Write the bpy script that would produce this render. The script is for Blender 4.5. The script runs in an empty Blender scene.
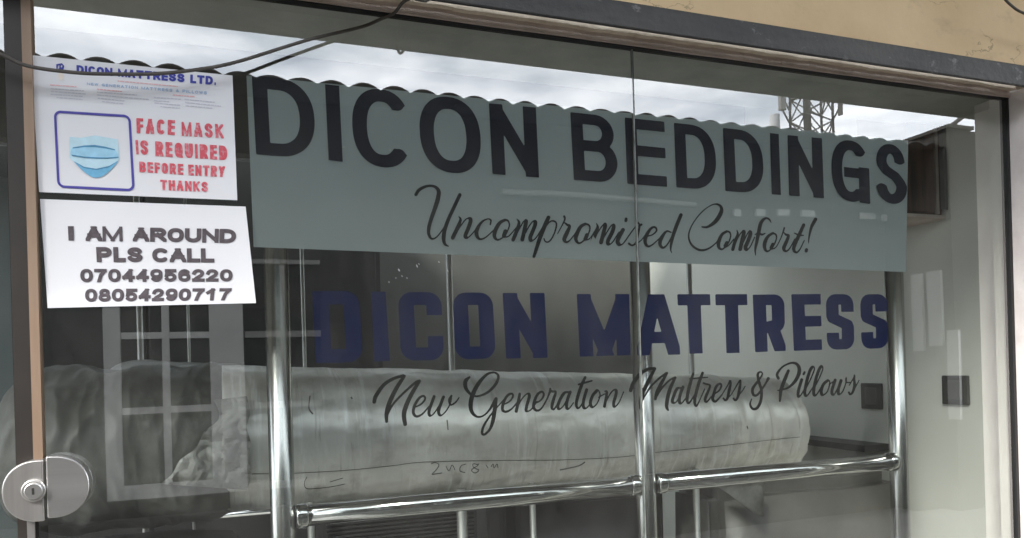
import bpy, bmesh, math, random
import numpy as np
from mathutils import Vector
from mathutils.bvhtree import BVHTree
from mathutils import noise as mnoise
random.seed(4)
S = bpy.context.scene
COL = S.collection
R = math.radians

# ------------------------------------------------------------------ camera
FPX, CX, CY, DIST, EYE = 750.0, 512.0, 367.0, 1.37, 1.35
YAW, ROLL = R(20.2), 0.028
cF = Vector((math.sin(YAW), math.cos(YAW), 0))
r0 = Vector((math.cos(YAW), -math.sin(YAW), 0)); u0 = Vector((0, 0, 1))
cR = math.cos(ROLL) * r0 - math.sin(ROLL) * u0
cU = math.cos(ROLL) * u0 + math.sin(ROLL) * r0
cO = Vector((0, -DIST, EYE))
cam = bpy.data.cameras.new('camera'); camo = bpy.data.objects.new('camera', cam); COL.objects.link(camo)
from mathutils import Matrix
camo.matrix_world = Matrix(((cR.x, cU.x, -cF.x, cO.x), (cR.y, cU.y, -cF.y, cO.y), (cR.z, cU.z, -cF.z, cO.z), (0, 0, 0, 1)))
cam.sensor_width = 36; cam.sensor_fit = 'HORIZONTAL'; cam.lens = FPX / 1024 * 36
cam.shift_y = (CY - 269) / 1024; cam.clip_end = 2000; cam.clip_start = 0.02
S.camera = camo

def ray(x, y): return cF + (x - CX) / FPX * cR - (y - CY) / FPX * cU
def P(x, y, Y=0.0):
    """a photo measurement turned into the point it has on the plane parallel to the glass at depth Y"""
    v = ray(x, y); t = (Y + DIST) / v.y
    return cO + t * v
def PXp(x, y, X):
    v = ray(x, y); return cO + (X / v.x) * v

# ------------------------------------------------------------------ sky, sun, exposure
SUN_EL, SUN_AZ = 36, 228
W = bpy.data.worlds.new('World'); S.world = W; W.use_nodes = True
nt = W.node_tree; N = nt.nodes; L = nt.links
for n in list(N): N.remove(n)
out = N.new('ShaderNodeOutputWorld'); bg = N.new('ShaderNodeBackground'); L.new(bg.outputs[0], out.inputs[0])
sky = N.new('ShaderNodeTexSky'); sky.sky_type = 'NISHITA'; sky.sun_disc = False
sky.sun_elevation = R(SUN_EL); sky.sun_rotation = R(SUN_AZ)
tc = N.new('ShaderNodeTexCoord'); mp = N.new('ShaderNodeMapping'); mp.inputs['Scale'].default_value = (2.6, 2.6, 9.0)
no = N.new('ShaderNodeTexNoise'); no.inputs['Scale'].default_value = 2.0; no.inputs['Detail'].default_value = 7; no.inputs['Roughness'].default_value = .55
L.new(tc.outputs['Generated'], mp.inputs[0]); L.new(mp.outputs[0], no.inputs[0])
cr = N.new('ShaderNodeValToRGB')
cr.color_ramp.elements[0].position = .33; cr.color_ramp.elements[0].color = (3.7, 4.05, 4.45, 1)
cr.color_ramp.elements[1].position = .66; cr.color_ramp.elements[1].color = (8.8, 9.0, 9.2, 1)
L.new(no.outputs['Fac'], cr.inputs[0])
mx = N.new('ShaderNodeMixRGB'); mx.inputs[0].default_value = .88
L.new(sky.outputs[0], mx.inputs[1]); L.new(cr.outputs[0], mx.inputs[2]); L.new(mx.outputs[0], bg.inputs[0])
bg.inputs[1].default_value = .12
sun = bpy.data.lights.new('sun', 'SUN'); sun.energy = 1.3; sun.angle = R(12); sun.color = (1, .96, .9)
suno = bpy.data.objects.new('sun', sun); COL.objects.link(suno)
az = R(SUN_AZ)
sd = Vector((math.sin(az) * math.cos(R(SUN_EL)), math.cos(az) * math.cos(R(SUN_EL)), math.sin(R(SUN_EL))))
suno.rotation_euler = (-sd).to_track_quat('-Z', 'Y').to_euler(); suno.location = (0, -3, 8)
S.view_settings.view_transform = 'Standard'; S.view_settings.look = 'None'; S.view_settings.gamma = 1
S.view_settings.exposure = 2.37
S.render.engine = 'CYCLES'
S.cycles.use_denoising = True
S.cycles.max_bounces = 10; S.cycles.transparent_max_bounces = 16; S.cycles.diffuse_bounces = 5
S.cycles.caustics_reflective = False; S.cycles.caustics_refractive = False
S.cycles.sample_clamp_indirect = 6

# ------------------------------------------------------------------ materials
def mat(name, col, rough=.7, metal=0.0, var=.12, scale=8.0, bump=0.0, bscale=None, col2=None, detail=6, stretch=(1, 1, 1), lo=.35, hi=.65, spec=.5):
    m = bpy.data.materials.new(name); m.use_nodes = True
    t = m.node_tree; n = t.nodes; l = t.links
    b = n['Principled BSDF']; b.inputs['Roughness'].default_value = rough; b.inputs['Metallic'].default_value = metal
    b.inputs['Specular IOR Level'].default_value = spec
    tcn = n.new('ShaderNodeTexCoord'); mpn = n.new('ShaderNodeMapping'); mpn.inputs['Scale'].default_value = stretch
    l.new(tcn.outputs['Object'], mpn.inputs[0])
    nz = n.new('ShaderNodeTexNoise'); nz.inputs['Scale'].default_value = scale; nz.inputs['Detail'].default_value = detail
    nz.inputs['Roughness'].default_value = .6
    l.new(mpn.outputs[0], nz.inputs[0])
    rp = n.new('ShaderNodeValToRGB')
    c2 = col2 if col2 else tuple(c * (1 - var) for c in col)
    c1 = col if col2 else tuple(min(1, c * (1 + var)) for c in col)
    rp.color_ramp.elements[0].position = lo; rp.color_ramp.elements[0].color = (*c2, 1)
    rp.color_ramp.elements[1].position = hi; rp.color_ramp.elements[1].color = (*c1, 1)
    l.new(nz.outputs['Fac'], rp.inputs[0]); l.new(rp.outputs[0], b.inputs['Base Color'])
    if bump:
        nb = n.new('ShaderNodeTexNoise'); nb.inputs['Scale'].default_value = bscale or scale * 4; nb.inputs['Detail'].default_value = 5
        l.new(mpn.outputs[0], nb.inputs[0])
        bp = n.new('ShaderNodeBump'); bp.inputs['Strength'].default_value = bump; bp.inputs['Distance'].default_value = .01
        l.new(nb.outputs['Fac'], bp.inputs['Height']); l.new(bp.outputs[0], b.inputs['Normal'])
    return m

def glass_mat(name, tint, base, gain, dust=.036):
    m = bpy.data.materials.new(name); m.use_nodes = True
    t = m.node_tree; n = t.nodes; l = t.links
    for x in list(n): n.remove(x)
    o = n.new('ShaderNodeOutputMaterial'); mxs = n.new('ShaderNodeMixShader'); tr = n.new('ShaderNodeBsdfTransparent'); gl = n.new('ShaderNodeBsdfGlossy')
    tr.inputs[0].default_value = (*tint, 1); gl.inputs['Roughness'].default_value = 0.0
    fr = n.new('ShaderNodeFresnel'); fr.inputs[0].default_value = 1.5
    ma = n.new('ShaderNodeMath'); ma.operation = 'MULTIPLY_ADD'; ma.inputs[1].default_value = gain; ma.inputs[2].default_value = base
    ge = n.new('ShaderNodeNewGeometry'); su = n.new('ShaderNodeMath'); su.operation = 'SUBTRACT'; su.inputs[0].default_value = 1
    mu = n.new('ShaderNodeMath'); mu.operation = 'MULTIPLY'; mu.use_clamp = True
    l.new(fr.outputs[0], ma.inputs[0]); l.new(ge.outputs['Backfacing'], su.inputs[1])
    l.new(ma.outputs[0], mu.inputs[0]); l.new(su.outputs[0], mu.inputs[1])
    # very slight waviness of float glass
    nz = n.new('ShaderNodeTexNoise'); nz.inputs['Scale'].default_value = 2.2; nz.inputs['Detail'].default_value = 1
    tcn = n.new('ShaderNodeTexCoord'); l.new(tcn.outputs['Object'], nz.inputs[0])
    bp = n.new('ShaderNodeBump'); bp.inputs['Strength'].default_value = .05; bp.inputs['Distance'].default_value = .01
    l.new(nz.outputs['Fac'], bp.inputs['Height']); l.new(bp.outputs[0], gl.inputs['Normal'])
    l.new(mu.outputs[0], mxs.inputs[0]); l.new(tr.outputs[0], mxs.inputs[1]); l.new(gl.outputs[0], mxs.inputs[2])
    # a thin film of dust with faint wiped streaks
    mp2 = n.new('ShaderNodeMapping'); mp2.inputs['Scale'].default_value = (1.3, 1, .55); mp2.inputs['Rotation'].default_value = (0, .5, 0); l.new(tcn.outputs['Object'], mp2.inputs[0])
    nd = n.new('ShaderNodeTexNoise'); nd.inputs['Scale'].default_value = 5; nd.inputs['Detail'].default_value = 9; nd.inputs['Roughness'].default_value = .7; l.new(mp2.outputs[0], nd.inputs[0])
    rd = n.new('ShaderNodeMapRange'); rd.inputs['From Min'].default_value = .42; rd.inputs['From Max'].default_value = .75; rd.inputs['To Min'].default_value = .002; rd.inputs['To Max'].default_value = dust
    l.new(nd.outputs['Fac'], rd.inputs['Value'])
    m2 = n.new('ShaderNodeMath'); m2.operation = 'MULTIPLY'; l.new(rd.outputs[0], m2.inputs[0]); l.new(su.outputs[0], m2.inputs[1])
    df = n.new('ShaderNodeBsdfDiffuse'); df.inputs[0].default_value = (.6, .59, .55, 1); md = n.new('ShaderNodeMixShader')
    l.new(m2.outputs[0], md.inputs[0]); l.new(mxs.outputs[0], md.inputs[1]); l.new(df.outputs[0], md.inputs[2])
    l.new(md.outputs[0], o.inputs[0])
    return m

M = {}
M['glass'] = glass_mat('window_glass', (.95, .97, .96), .13, 2.6)
M['fill_sheet'] = glass_mat('fill_light_sheet', (.9, .92, .92), .05, 1.0)
M['pane'] = mat('dark_glass', (.02, .022, .022), .08, var=.2)
M['yellow'] = mat('yellow_plaster', (.78, .595, .37), .85, scale=3.2, col2=(.66, .49, .29), bump=.5, bscale=14, detail=9)
M['beige'] = mat('beige_plaster', (.82, .73, .60), .85, scale=14, col2=(.66, .56, .45), bump=.4, bscale=60)
M['mauve'] = mat('brown_plaster', (.68, .575, .51), .85, scale=9, col2=(.52, .43, .375), bump=.5, bscale=40)
M['steel'] = mat('painted_steel', (.020, .020, .021), .5, scale=16, col2=(.015, .015, .016), bump=.25, bscale=60)
M['jamb'] = mat('white_jamb', (.88, .83, .81), .8, scale=7, col2=(.76, .70, .68), bump=.35, bscale=30)
M['wall'] = mat('interior_paint', (.80, .79, .73), .6, scale=1.6, col2=(.73, .72, .66), bump=.12, bscale=20)
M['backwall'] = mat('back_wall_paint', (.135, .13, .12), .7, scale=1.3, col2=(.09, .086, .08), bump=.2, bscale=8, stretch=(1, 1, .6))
M['ceiling'] = mat('ceiling_board', (.45, .45, .43), .8)
M['softwhite'] = mat('white_soffit_paint', (.80, .79, .76), .8, var=.05)
M['floor'] = mat('floor_tile', (.70, .68, .64), .35)
M['chrome'] = mat('stainless_steel', (.55, .55, .54), .10, metal=1, var=.06, scale=30, stretch=(1, 1, .08))
M['satin'] = mat('satin_stainless', (.52, .52, .505), .24, metal=1, var=.05, scale=20, stretch=(1, 1, .06))
M['dull_tube'] = mat('dull_stainless', (.50, .50, .48), .48, metal=.9, var=.08, scale=20, stretch=(1, 1, .1))
M['brushed'] = mat('brushed_steel', (.68, .66, .64), .36, metal=1, var=.13, scale=34, stretch=(1, 1, .05))
M['brushed2'] = mat('brushed_steel_bright', (.76, .75, .74), .32, metal=1, var=.09, scale=30, stretch=(.05, 1, 1))
M['film'] = mat('frosted_film', (.52, .60, .615), .6, var=.05, scale=4)
M['ink'] = mat('navy_vinyl', (.006, .007, .018), .5, var=.1, spec=.2)
M['ink2'] = mat('black_vinyl', (.004, .006, .007), .5, var=.1, spec=.2)
M['navy'] = mat('blue_vinyl', (.003, .008, .055), .5, var=.1, spec=.2)
M['char'] = mat('charcoal_vinyl', (.010, .011, .0105), .5, var=.1, spec=.2)
M['paper'] = mat('white_paper', (.755, .76, .795), .7, var=.015, scale=5, spec=.2)
M['red'] = mat('red_stamp_ink', (.62, .11, .14), .7, scale=160, col2=(.73, .36, .42), lo=.28, hi=.52, spec=.1)
M['grey_ink'] = mat('grey_print_ink', (.105, .09, .10), .7, var=.2, scale=120, spec=.1)
M['blue_ink'] = mat('blue_print_ink', (.075, .085, .36), .7, var=.15, scale=160, spec=.1)
M['cyan_ink'] = mat('pale_blue_print_ink', (.36, .50, .70), .7, var=.1, spec=.1)
M['pink_ink'] = mat('pale_red_print_ink', (.80, .47, .50), .7, var=.08, spec=.1)
M['tiny_ink'] = mat('pale_grey_print_ink', (.58, .58, .65), .7, var=.1, spec=.1)
M['gold_ink'] = mat('pale_gold_print_ink', (.80, .74, .66), .7, var=.05, spec=.1)
M['frame_ink'] = mat('violet_frame_ink', (.10, .09, .36), .7, var=.1, scale=60, spec=.1)
M['mask1'] = mat('mask_pale_blue', (.52, .72, .82), .7, var=.06, scale=60, spec=.1)
M['mask2'] = mat('mask_sky_blue', (.36, .62, .80), .7, var=.08, scale=60, spec=.1)
M['mask3'] = mat('mask_blue', (.19, .47, .70), .7, var=.10, scale=60, spec=.1)
M['mask4'] = mat('mask_fold_blue', (.10, .28, .46), .7, var=.10, scale=60, spec=.1)
M['cable'] = mat('cable_sheath', (.10, .09, .08), .6, col2=(.065, .058, .052), scale=40)
M['tan'] = mat('tan_edge_trim', (.31, .215, .15), .55, scale=20, col2=(.23, .155, .105), stretch=(1, 1, .15))
M['bronze'] = mat('dark_bronze_trim', (.022, .017, .014), .5, var=.2)
M['gasket'] = mat('black_gasket', (.012, .012, .013), .6)
M['silicone'] = mat('silicone_bead', (.30, .32, .31), .35, scale=30, col2=(.12, .13, .125))
M['plastic'] = mat('clear_wrapped_silver', (.90, .895, .87), .42, metal=.5, scale=2.6, col2=(.76, .745, .705), bump=.4, bscale=14, stretch=(2.2, 1, 1), detail=8)
M['plastic2'] = mat('dull_wrapping', (.26, .255, .24), .35, scale=3, col2=(.17, .166, .155), bump=.4, bscale=12)
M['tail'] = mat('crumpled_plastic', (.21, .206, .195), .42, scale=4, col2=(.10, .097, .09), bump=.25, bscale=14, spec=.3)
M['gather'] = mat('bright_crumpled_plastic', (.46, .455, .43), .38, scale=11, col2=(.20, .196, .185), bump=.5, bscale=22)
M['dim'] = mat('dim_wrapping', (.05, .047, .047), .4, scale=2.5, col2=(.03, .029, .029), bump=.3, bscale=9)
M['bundle'] = mat('brown_grey_wrap', (.20, .19, .175), .4, scale=3.2, col2=(.13, .122, .112), bump=.3, bscale=10)
M['dark'] = mat('dark_fabric', (.028, .028, .028), .7, var=.2)
M['lintelgrey'] = mat('dark_grey_lintel_paint', (.62, .60, .56), .8)
M['board'] = mat('teal_grey_board', (.17, .20, .205), .55, var=.08, scale=3)
M['black'] = mat('black_board', (.02, .02, .02), .5)
M['socket'] = mat('dark_grey_plastic', (.062, .06, .055), .35, var=.05)
M['socket2'] = mat('mid_grey_plastic', (.10, .098, .09), .3, var=.05)
M['opp'] = mat('grey_render', (.055, .054, .05), .9, spec=.1, scale=2.2, col2=(.036, .035, .032), bump=.2)
M['oppwhite'] = mat('white_window_paint', (.42, .42, .41), .5, var=.06, scale=6)
M['plinth'] = mat('stained_plinth', (.10, .095, .088), .9, scale=1.5, col2=(.06, .057, .052))
M['oppdim'] = mat('dull_grey_paint', (.20, .20, .19), .6, var=.1)
M['roof'] = mat('weathered_roof_sheet', (.075, .072, .066), .85, scale=2.5, col2=(.045, .043, .04), spec=.15)
M['rust'] = mat('rusty_brown_paint', (.13, .055, .035), .7, scale=9, col2=(.07, .035, .025))
M['rust2'] = mat('dark_wood', (.15, .075, .05), .5, scale=9, col2=(.035, .02, .016), stretch=(3, 1, .3))
M['mast'] = mat('mast_steel', (.055, .046, .044), .6, var=.25, scale=1)
M['mastg'] = mat('antenna_grey', (.16, .155, .15), .5)
M['mastw'] = mat('antenna_white', (.55, .55, .55), .5)
M['lane'] = mat('dusty_concrete', (.19, .18, .165), .9, scale=1.2, col2=(.13, .125, .115), bump=.3)
M['pen'] = mat('marker_ink', (.06, .06, .065), .6)
M['scuff'] = mat('grey_scuff', (.20, .19, .175), .6, var=.3, scale=60)
M['seam'] = mat('tape_seam', (.13, .125, .115), .5)
M['vent'] = mat('pale_vent_block', (.36, .36, .35), .6, var=.08)

# stains and cracks on plaster, scuffs on steel, highlights painted on the wrap
def add_stain_glint(m, darkcol, scale, lo, hi, amt, stretch):
    t = m.node_tree; n = t.nodes; l = t.links
    b = n['Principled BSDF']; src = b.inputs['Base Color'].links[0].from_socket
    tcn = n.new('ShaderNodeTexCoord'); mpn = n.new('ShaderNodeMapping'); mpn.inputs['Scale'].default_value = stretch
    l.new(tcn.outputs['Object'], mpn.inputs[0])
    nz = n.new('ShaderNodeTexNoise'); nz.inputs['Scale'].default_value = scale; nz.inputs['Detail'].default_value = 8; nz.inputs['Roughness'].default_value = .65
    l.new(mpn.outputs[0], nz.inputs[0])
    rp = n.new('ShaderNodeValToRGB'); rp.color_ramp.elements[0].position = lo; rp.color_ramp.elements[1].position = hi
    rp.color_ramp.elements[0].color = (0, 0, 0, 1); rp.color_ramp.elements[1].color = (amt, amt, amt, 1)
    l.new(nz.outputs['Fac'], rp.inputs[0])
    mx = n.new('ShaderNodeMixRGB'); l.new(rp.outputs[0], mx.inputs[0]); l.new(src, mx.inputs[1]); mx.inputs[2].default_value = (*darkcol, 1)
    l.new(mx.outputs[0], b.inputs['Base Color'])
add_stain_glint(M['yellow'], (.42, .32, .20), 6, .56, .72, .6, (1, 1, 2.2))
add_stain_glint(M['steel'], (.20, .20, .20), 26, .60, .68, .9, (.6, 1, 1))
add_stain_glint(M['steel'], (.06, .056, .052), 5, .45, .70, .8, (.5, 1, 2))
add_stain_glint(M['mauve'], (.52, .45, .38), 20, .60, .66, .9, (.5, 1, 1))
add_stain_glint(M['plastic'], (.30, .285, .255), 7, .60, .74, .65, (1, 1, 1))
add_stain_glint(M['plastic'], (.52, .48, .42), 4.5, .50, .68, .75, (1.2, 1, 1.6))
add_stain_glint(M['plastic'], (.97, .97, .96), 5, .54, .64, .75, (11, 1, .9))  # white streaks painted for highlights on the wrap's upright wrinkles
add_stain_glint(M['plastic'], (.40, .37, .33), 5, .60, .66, .45, (13, 1, 1.1))  # thin dark streaks running the same way
add_stain_glint(M['tail'], (.34, .335, .315), 7, .56, .72, .6, (1.3, 1, .6))  # pale patches painted as highlights on the crumpled end
add_stain_glint(M['backwall'], (.14, .13, .12), 2.0, .58, .72, .55, (1, 1, 1))
add_stain_glint(M['film'], (.66, .72, .73), 2.2, .46, .74, .55, (.5, 1, 2.5))
add_stain_glint(M['film'], (.36, .42, .43), 3.1, .50, .72, .5, (.6, 1, 1.4))
def crack(m, darkcol, scale, stretch, w=.006, thr=.50):
    t = m.node_tree; n = t.nodes; l = t.links
    b = n['Principled BSDF']; src = b.inputs['Base Color'].links[0].from_socket
    tcn = n.new('ShaderNodeTexCoord'); mpn = n.new('ShaderNodeMapping'); mpn.inputs['Scale'].default_value = stretch; l.new(tcn.outputs['Object'], mpn.inputs[0])
    nz = n.new('ShaderNodeTexNoise'); nz.inputs['Scale'].default_value = scale; nz.inputs['Detail'].default_value = 7; nz.inputs['Roughness'].default_value = .6; l.new(mpn.outputs[0], nz.inputs[0])
    rp = n.new('ShaderNodeValToRGB'); e = rp.color_ramp.elements; e[0].position = .47 - w; e[1].position = .47 + w
    e[0].color = (0, 0, 0, 1); e[1].color = (0, 0, 0, 1); m_ = e.new(.47); m_.color = (.8, .8, .8, 1); l.new(nz.outputs['Fac'], rp.inputs[0])
    n2 = n.new('ShaderNodeTexNoise'); n2.inputs['Scale'].default_value = scale * .6; n2.inputs['Detail'].default_value = 3; l.new(tcn.outputs['Object'], n2.inputs[0])
    r2 = n.new('ShaderNodeValToRGB'); r2.color_ramp.elements[0].position = thr; r2.color_ramp.elements[1].position = thr + .06; l.new(n2.outputs['Fac'], r2.inputs[0])
    mu = n.new('ShaderNodeMath'); mu.operation = 'MULTIPLY'; l.new(rp.outputs[0], mu.inputs[0]); l.new(r2.outputs[0], mu.inputs[1])
    mx = n.new('ShaderNodeMixRGB'); l.new(mu.outputs[0], mx.inputs[0]); l.new(src, mx.inputs[1]); mx.inputs[2].default_value = (*darkcol, 1); l.new(mx.outputs[0], b.inputs['Base Color'])
crack(M['yellow'], (.20, .145, .09), 5, (1, 1, 1.6), .007, .48)
crack(M['jamb'], (.45, .41, .39), 6, (1, 1, 1), .005, .54)
def translucent(m, col, fac):
    t = m.node_tree; n = t.nodes; l = t.links; b = n['Principled BSDF']; o = n['Material Output']
    tr = n.new('ShaderNodeBsdfTranslucent'); tr.inputs[0].default_value = (*col, 1); ms_ = n.new('ShaderNodeMixShader'); ms_.inputs[0].default_value = fac
    l.new(b.outputs[0], ms_.inputs[1]); l.new(tr.outputs[0], ms_.inputs[2]); l.new(ms_.outputs[0], o.inputs[0])
translucent(M['film'], (.60, .66, .66), .6)

# ------------------------------------------------------------------ helpers
def link(name, me, m, parent=None, smooth=False):
    o = bpy.data.objects.new(name, me); COL.objects.link(o)
    for mm in (m if isinstance(m, (list, tuple)) else [m]): me.materials.append(mm)
    if parent: o.parent = parent
    if smooth:
        for p in me.polygons: p.use_smooth = True
    return o
def tag(o, label, cat, group=None):
    o['label'] = label; o['category'] = cat
    if group: o['group'] = group
    return o
def thing(name, label, cat, loc=(0, 0, 0), group=None):
    o = bpy.data.objects.new(name, None); COL.objects.link(o); o.location = loc; o.empty_display_size = .1
    return tag(o, label, cat, group)
def fin(bm, name, m, parent=None, smooth=False, bevel=0, seg=2):
    bmesh.ops.recalc_face_normals(bm, faces=bm.faces)
    if parent is not None:
        bmesh.ops.translate(bm, verts=bm.verts, vec=-wl(parent))
    me = bpy.data.meshes.new(name); bm.to_mesh(me); bm.free()
    o = link(name, me, m, parent, smooth)
    if bevel:
        b = o.modifiers.new('bevel', 'BEVEL'); b.width = bevel; b.segments = seg; b.limit_method = 'ANGLE'
    return o
def wl(o):
    v = Vector((0, 0, 0))
    while o is not None: v = v + Vector(o.location); o = o.parent
    return v
def box(bm, x0, x1, y0, y1, z0, z1):
    vs = [bm.verts.new((x, y, z)) for x in (x0, x1) for y in (y0, y1) for z in (z0, z1)]
    for f in ((0, 1, 3, 2), (4, 6, 7, 5), (0, 4, 5, 1), (2, 3, 7, 6), (0, 2, 6, 4), (1, 5, 7, 3)):
        bm.faces.new([vs[i] for i in f])
def BX(name, m, x0, x1, y0, y1, z0, z1, parent=None, bevel=0):
    bm = bmesh.new(); box(bm, x0, x1, y0, y1, z0, z1); return fin(bm, name, m, parent, bevel=bevel)
def tube(bm, pts, rad, n=10, caps=True):
    pts = [Vector(p) for p in pts]; rings = []
    rads = rad if isinstance(rad, (list, tuple)) else [rad] * len(pts)
    up = None
    for i, p in enumerate(pts):
        d = (pts[min(i + 1, len(pts) - 1)] - pts[max(i - 1, 0)]).normalized()
        if up is None:
            up = Vector((0, 0, 1)) if abs(d.z) < .9 else Vector((1, 0, 0))
        a = d.cross(up).normalized(); b = a.cross(d).normalized(); up = b
        rings.append([bm.verts.new(p + rads[i] * (math.cos(2 * math.pi * k / n) * a + math.sin(2 * math.pi * k / n) * b)) for k in range(n)])
    for r1, r2 in zip(rings, rings[1:]):
        for k in range(n): bm.faces.new((r1[k], r1[(k + 1) % n], r2[(k + 1) % n], r2[k]))
    if caps: bm.faces.new(rings[0]); bm.faces.new(list(reversed(rings[-1])))
def TB(name, m, pts, rad, parent=None, n=12):
    bm = bmesh.new(); tube(bm, pts, rad, n); return fin(bm, name, m, parent, smooth=True)
def bar(bm, a, b, w):
    tube(bm, [a, b], w, 4)
def catmull(pts, k=6):
    pts = [tuple(p) for p in pts]; out_ = []
    for i in range(len(pts) - 1):
        p0 = pts[max(i - 1, 0)]; p1 = pts[i]; p2 = pts[i + 1]; p3 = pts[min(i + 2, len(pts) - 1)]
        for j in range(k):
            t = j / k
            out_.append(tuple(.5 * ((2 * p1[d]) + (-p0[d] + p2[d]) * t + (2 * p0[d] - 5 * p1[d] + 4 * p2[d] - p3[d]) * t * t + (-p0[d] + 3 * p1[d] - 3 * p2[d] + p3[d]) * t ** 3) for d in range(len(p1))))
    out_.append(pts[-1]); return out_

# ------------------------------------------------------------------ lettering engine: signed distance -> outline -> filled face
def contours(f, x0, y0, h):
    """closed outlines of f<0 on a grid with spacing h"""
    f = np.pad(f, 1, constant_values=1.0); f = np.where(f == 0, 1e-9, f)
    ny, nx = f.shape; ins = f < 0
    def pe(a, b):
        (i, j), (k, l_) = a, b
        t = f[i, j] / (f[i, j] - f[k, l_])
        return (x0 + (j - 1 + t * (l_ - j)) * h, y0 + (i - 1 + t * (k - i)) * h)
    pos = {}
    def key(a, b):
        kk = (a, b) if a < b else (b, a)
        if kk not in pos: pos[kk] = pe(*kk)
        return kk
    code = ins[:-1, :-1] * 1 + ins[:-1, 1:] * 2 + ins[1:, 1:] * 4 + ins[1:, :-1] * 8
    tbl = {1: ['LT'], 2: ['TR'], 3: ['LR'], 4: ['RB'], 5: ['LT', 'RB'], 6: ['TB'], 7: ['LB'], 8: ['BL'], 9: ['BT'], 10: ['TR', 'BL'], 11: ['BR'], 12: ['RL'], 13: ['RT'], 14: ['TL']}
    adj = {}
    for i, j in zip(*np.nonzero((code > 0) & (code < 15))):
        i = int(i); j = int(j)
        ed = {'T': ((i, j), (i, j + 1)), 'R': ((i, j + 1), (i + 1, j + 1)), 'B': ((i + 1, j), (i + 1, j + 1)), 'L': ((i, j), (i + 1, j))}
        for s in tbl[int(code[i, j])]:
            a = key(*ed[s[0]]); b = key(*ed[s[1]])
            adj.setdefault(a, []).append(b); adj.setdefault(b, []).append(a)
    loops = []; seen = set()
    for st in adj:
        if st in seen: continue
        lp = [st]; seen.add(st); cur = st
        while True:
            nx_ = [q for q in adj[cur] if q not in seen]
            if not nx_: break
            cur = nx_[0]; seen.add(cur); lp.append(cur)
        if len(lp) > 3: loops.append([pos[k] for k in lp])
    return loops
def rdp(p, eps):
    n = len(p)
    if n < 8: return p
    a = np.array(p); 
    far = int(np.argmax(((a - a[0]) ** 2).sum(1)))
    def rec(i, j):
        if j <= i + 1: return []
        v = a[j] - a[i]; ln = np.hypot(*v) + 1e-12
        q = a[i + 1:j] - a[i]; d = np.abs(v[0] * q[:, 1] - v[1] * q[:, 0]) / ln
        k = int(np.argmax(d))
        if d[k] < eps: return []
        k += i + 1
        return rec(i, k) + [k] + rec(k, j)
    a2 = np.vstack([a, a[:1]]); a = a2
    idx = [0] + rec(0, far) + [far] + rec(far, n)
    return [tuple(a[i]) for i in idx]
def seg_sdf(f, x0, y0, h, a, b, wa, wb, cap0='r', cap1='r', ext=0.0):
    """union one tapered stroke segment into grid f (local window only)"""
    if math.dist(a, b) < 1e-6: return
    ny, nx = f.shape; m = max(wa, wb) + ext + 2 * h
    i0 = max(0, int((min(a[1], b[1]) - m - y0) / h)); i1 = min(ny, int((max(a[1], b[1]) + m - y0) / h) + 2)
    j0 = max(0, int((min(a[0], b[0]) - m - x0) / h)); j1 = min(nx, int((max(a[0], b[0]) + m - x0) / h) + 2)
    if i1 <= i0 or j1 <= j0: return
    X, Y = np.meshgrid(x0 + np.arange(j0, j1) * h, y0 + np.arange(i0, i1) * h)
    dx, dy = b[0] - a[0], b[1] - a[1]; L_ = math.hypot(dx, dy) + 1e-9; dx /= L_; dy /= L_
    al = (X - a[0]) * dx + (Y - a[1]) * dy; pp = np.abs(-(X - a[0]) * dy + (Y - a[1]) * dx)
    t = np.clip(al / L_, 0, 1); w = wa + (wb - wa) * t
    cl = np.clip(al, -1e9 if cap0 == 'f' else 0, 1e9 if cap1 == 'f' else L_)
    d = np.hypot(al - cl, pp) - w
    if cap0 == 'f': d = np.maximum(d, -al - ext)
    if cap1 == 'f': d = np.maximum(d, al - L_ - ext)
    f[i0:i1, j0:j1] = np.minimum(f[i0:i1, j0:j1], d)
def fill(name, loops, fn, m, parent=None):
    """loops in pixel/plane units -> fn maps a point to world; returns ONE mesh object"""
    cu = bpy.data.curves.new('outline', 'CURVE'); cu.dimensions = '2D'; cu.fill_mode = 'FRONT'
    sc_ = 1 / 100.0
    for lp in loops:
        s = cu.splines.new('POLY'); s.points.add(len(lp) - 1); s.use_cyclic_u = True
        for q, p in zip(s.points, lp): q.co = (p[0] * sc_, -p[1] * sc_, 0, 1)
    ob = bpy.data.objects.new('outline', cu); COL.objects.link(ob)
    me = bpy.data.meshes.new_from_object(ob)
    bpy.data.objects.remove(ob); bpy.data.curves.remove(cu)
    off = wl(parent) if parent is not None else Vector((0, 0, 0))
    for v in me.vertices:
        v.co = fn(v.co.x / sc_, -v.co.y / sc_) - off
    me.name = name
    return link(name, me, m, parent)

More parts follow.
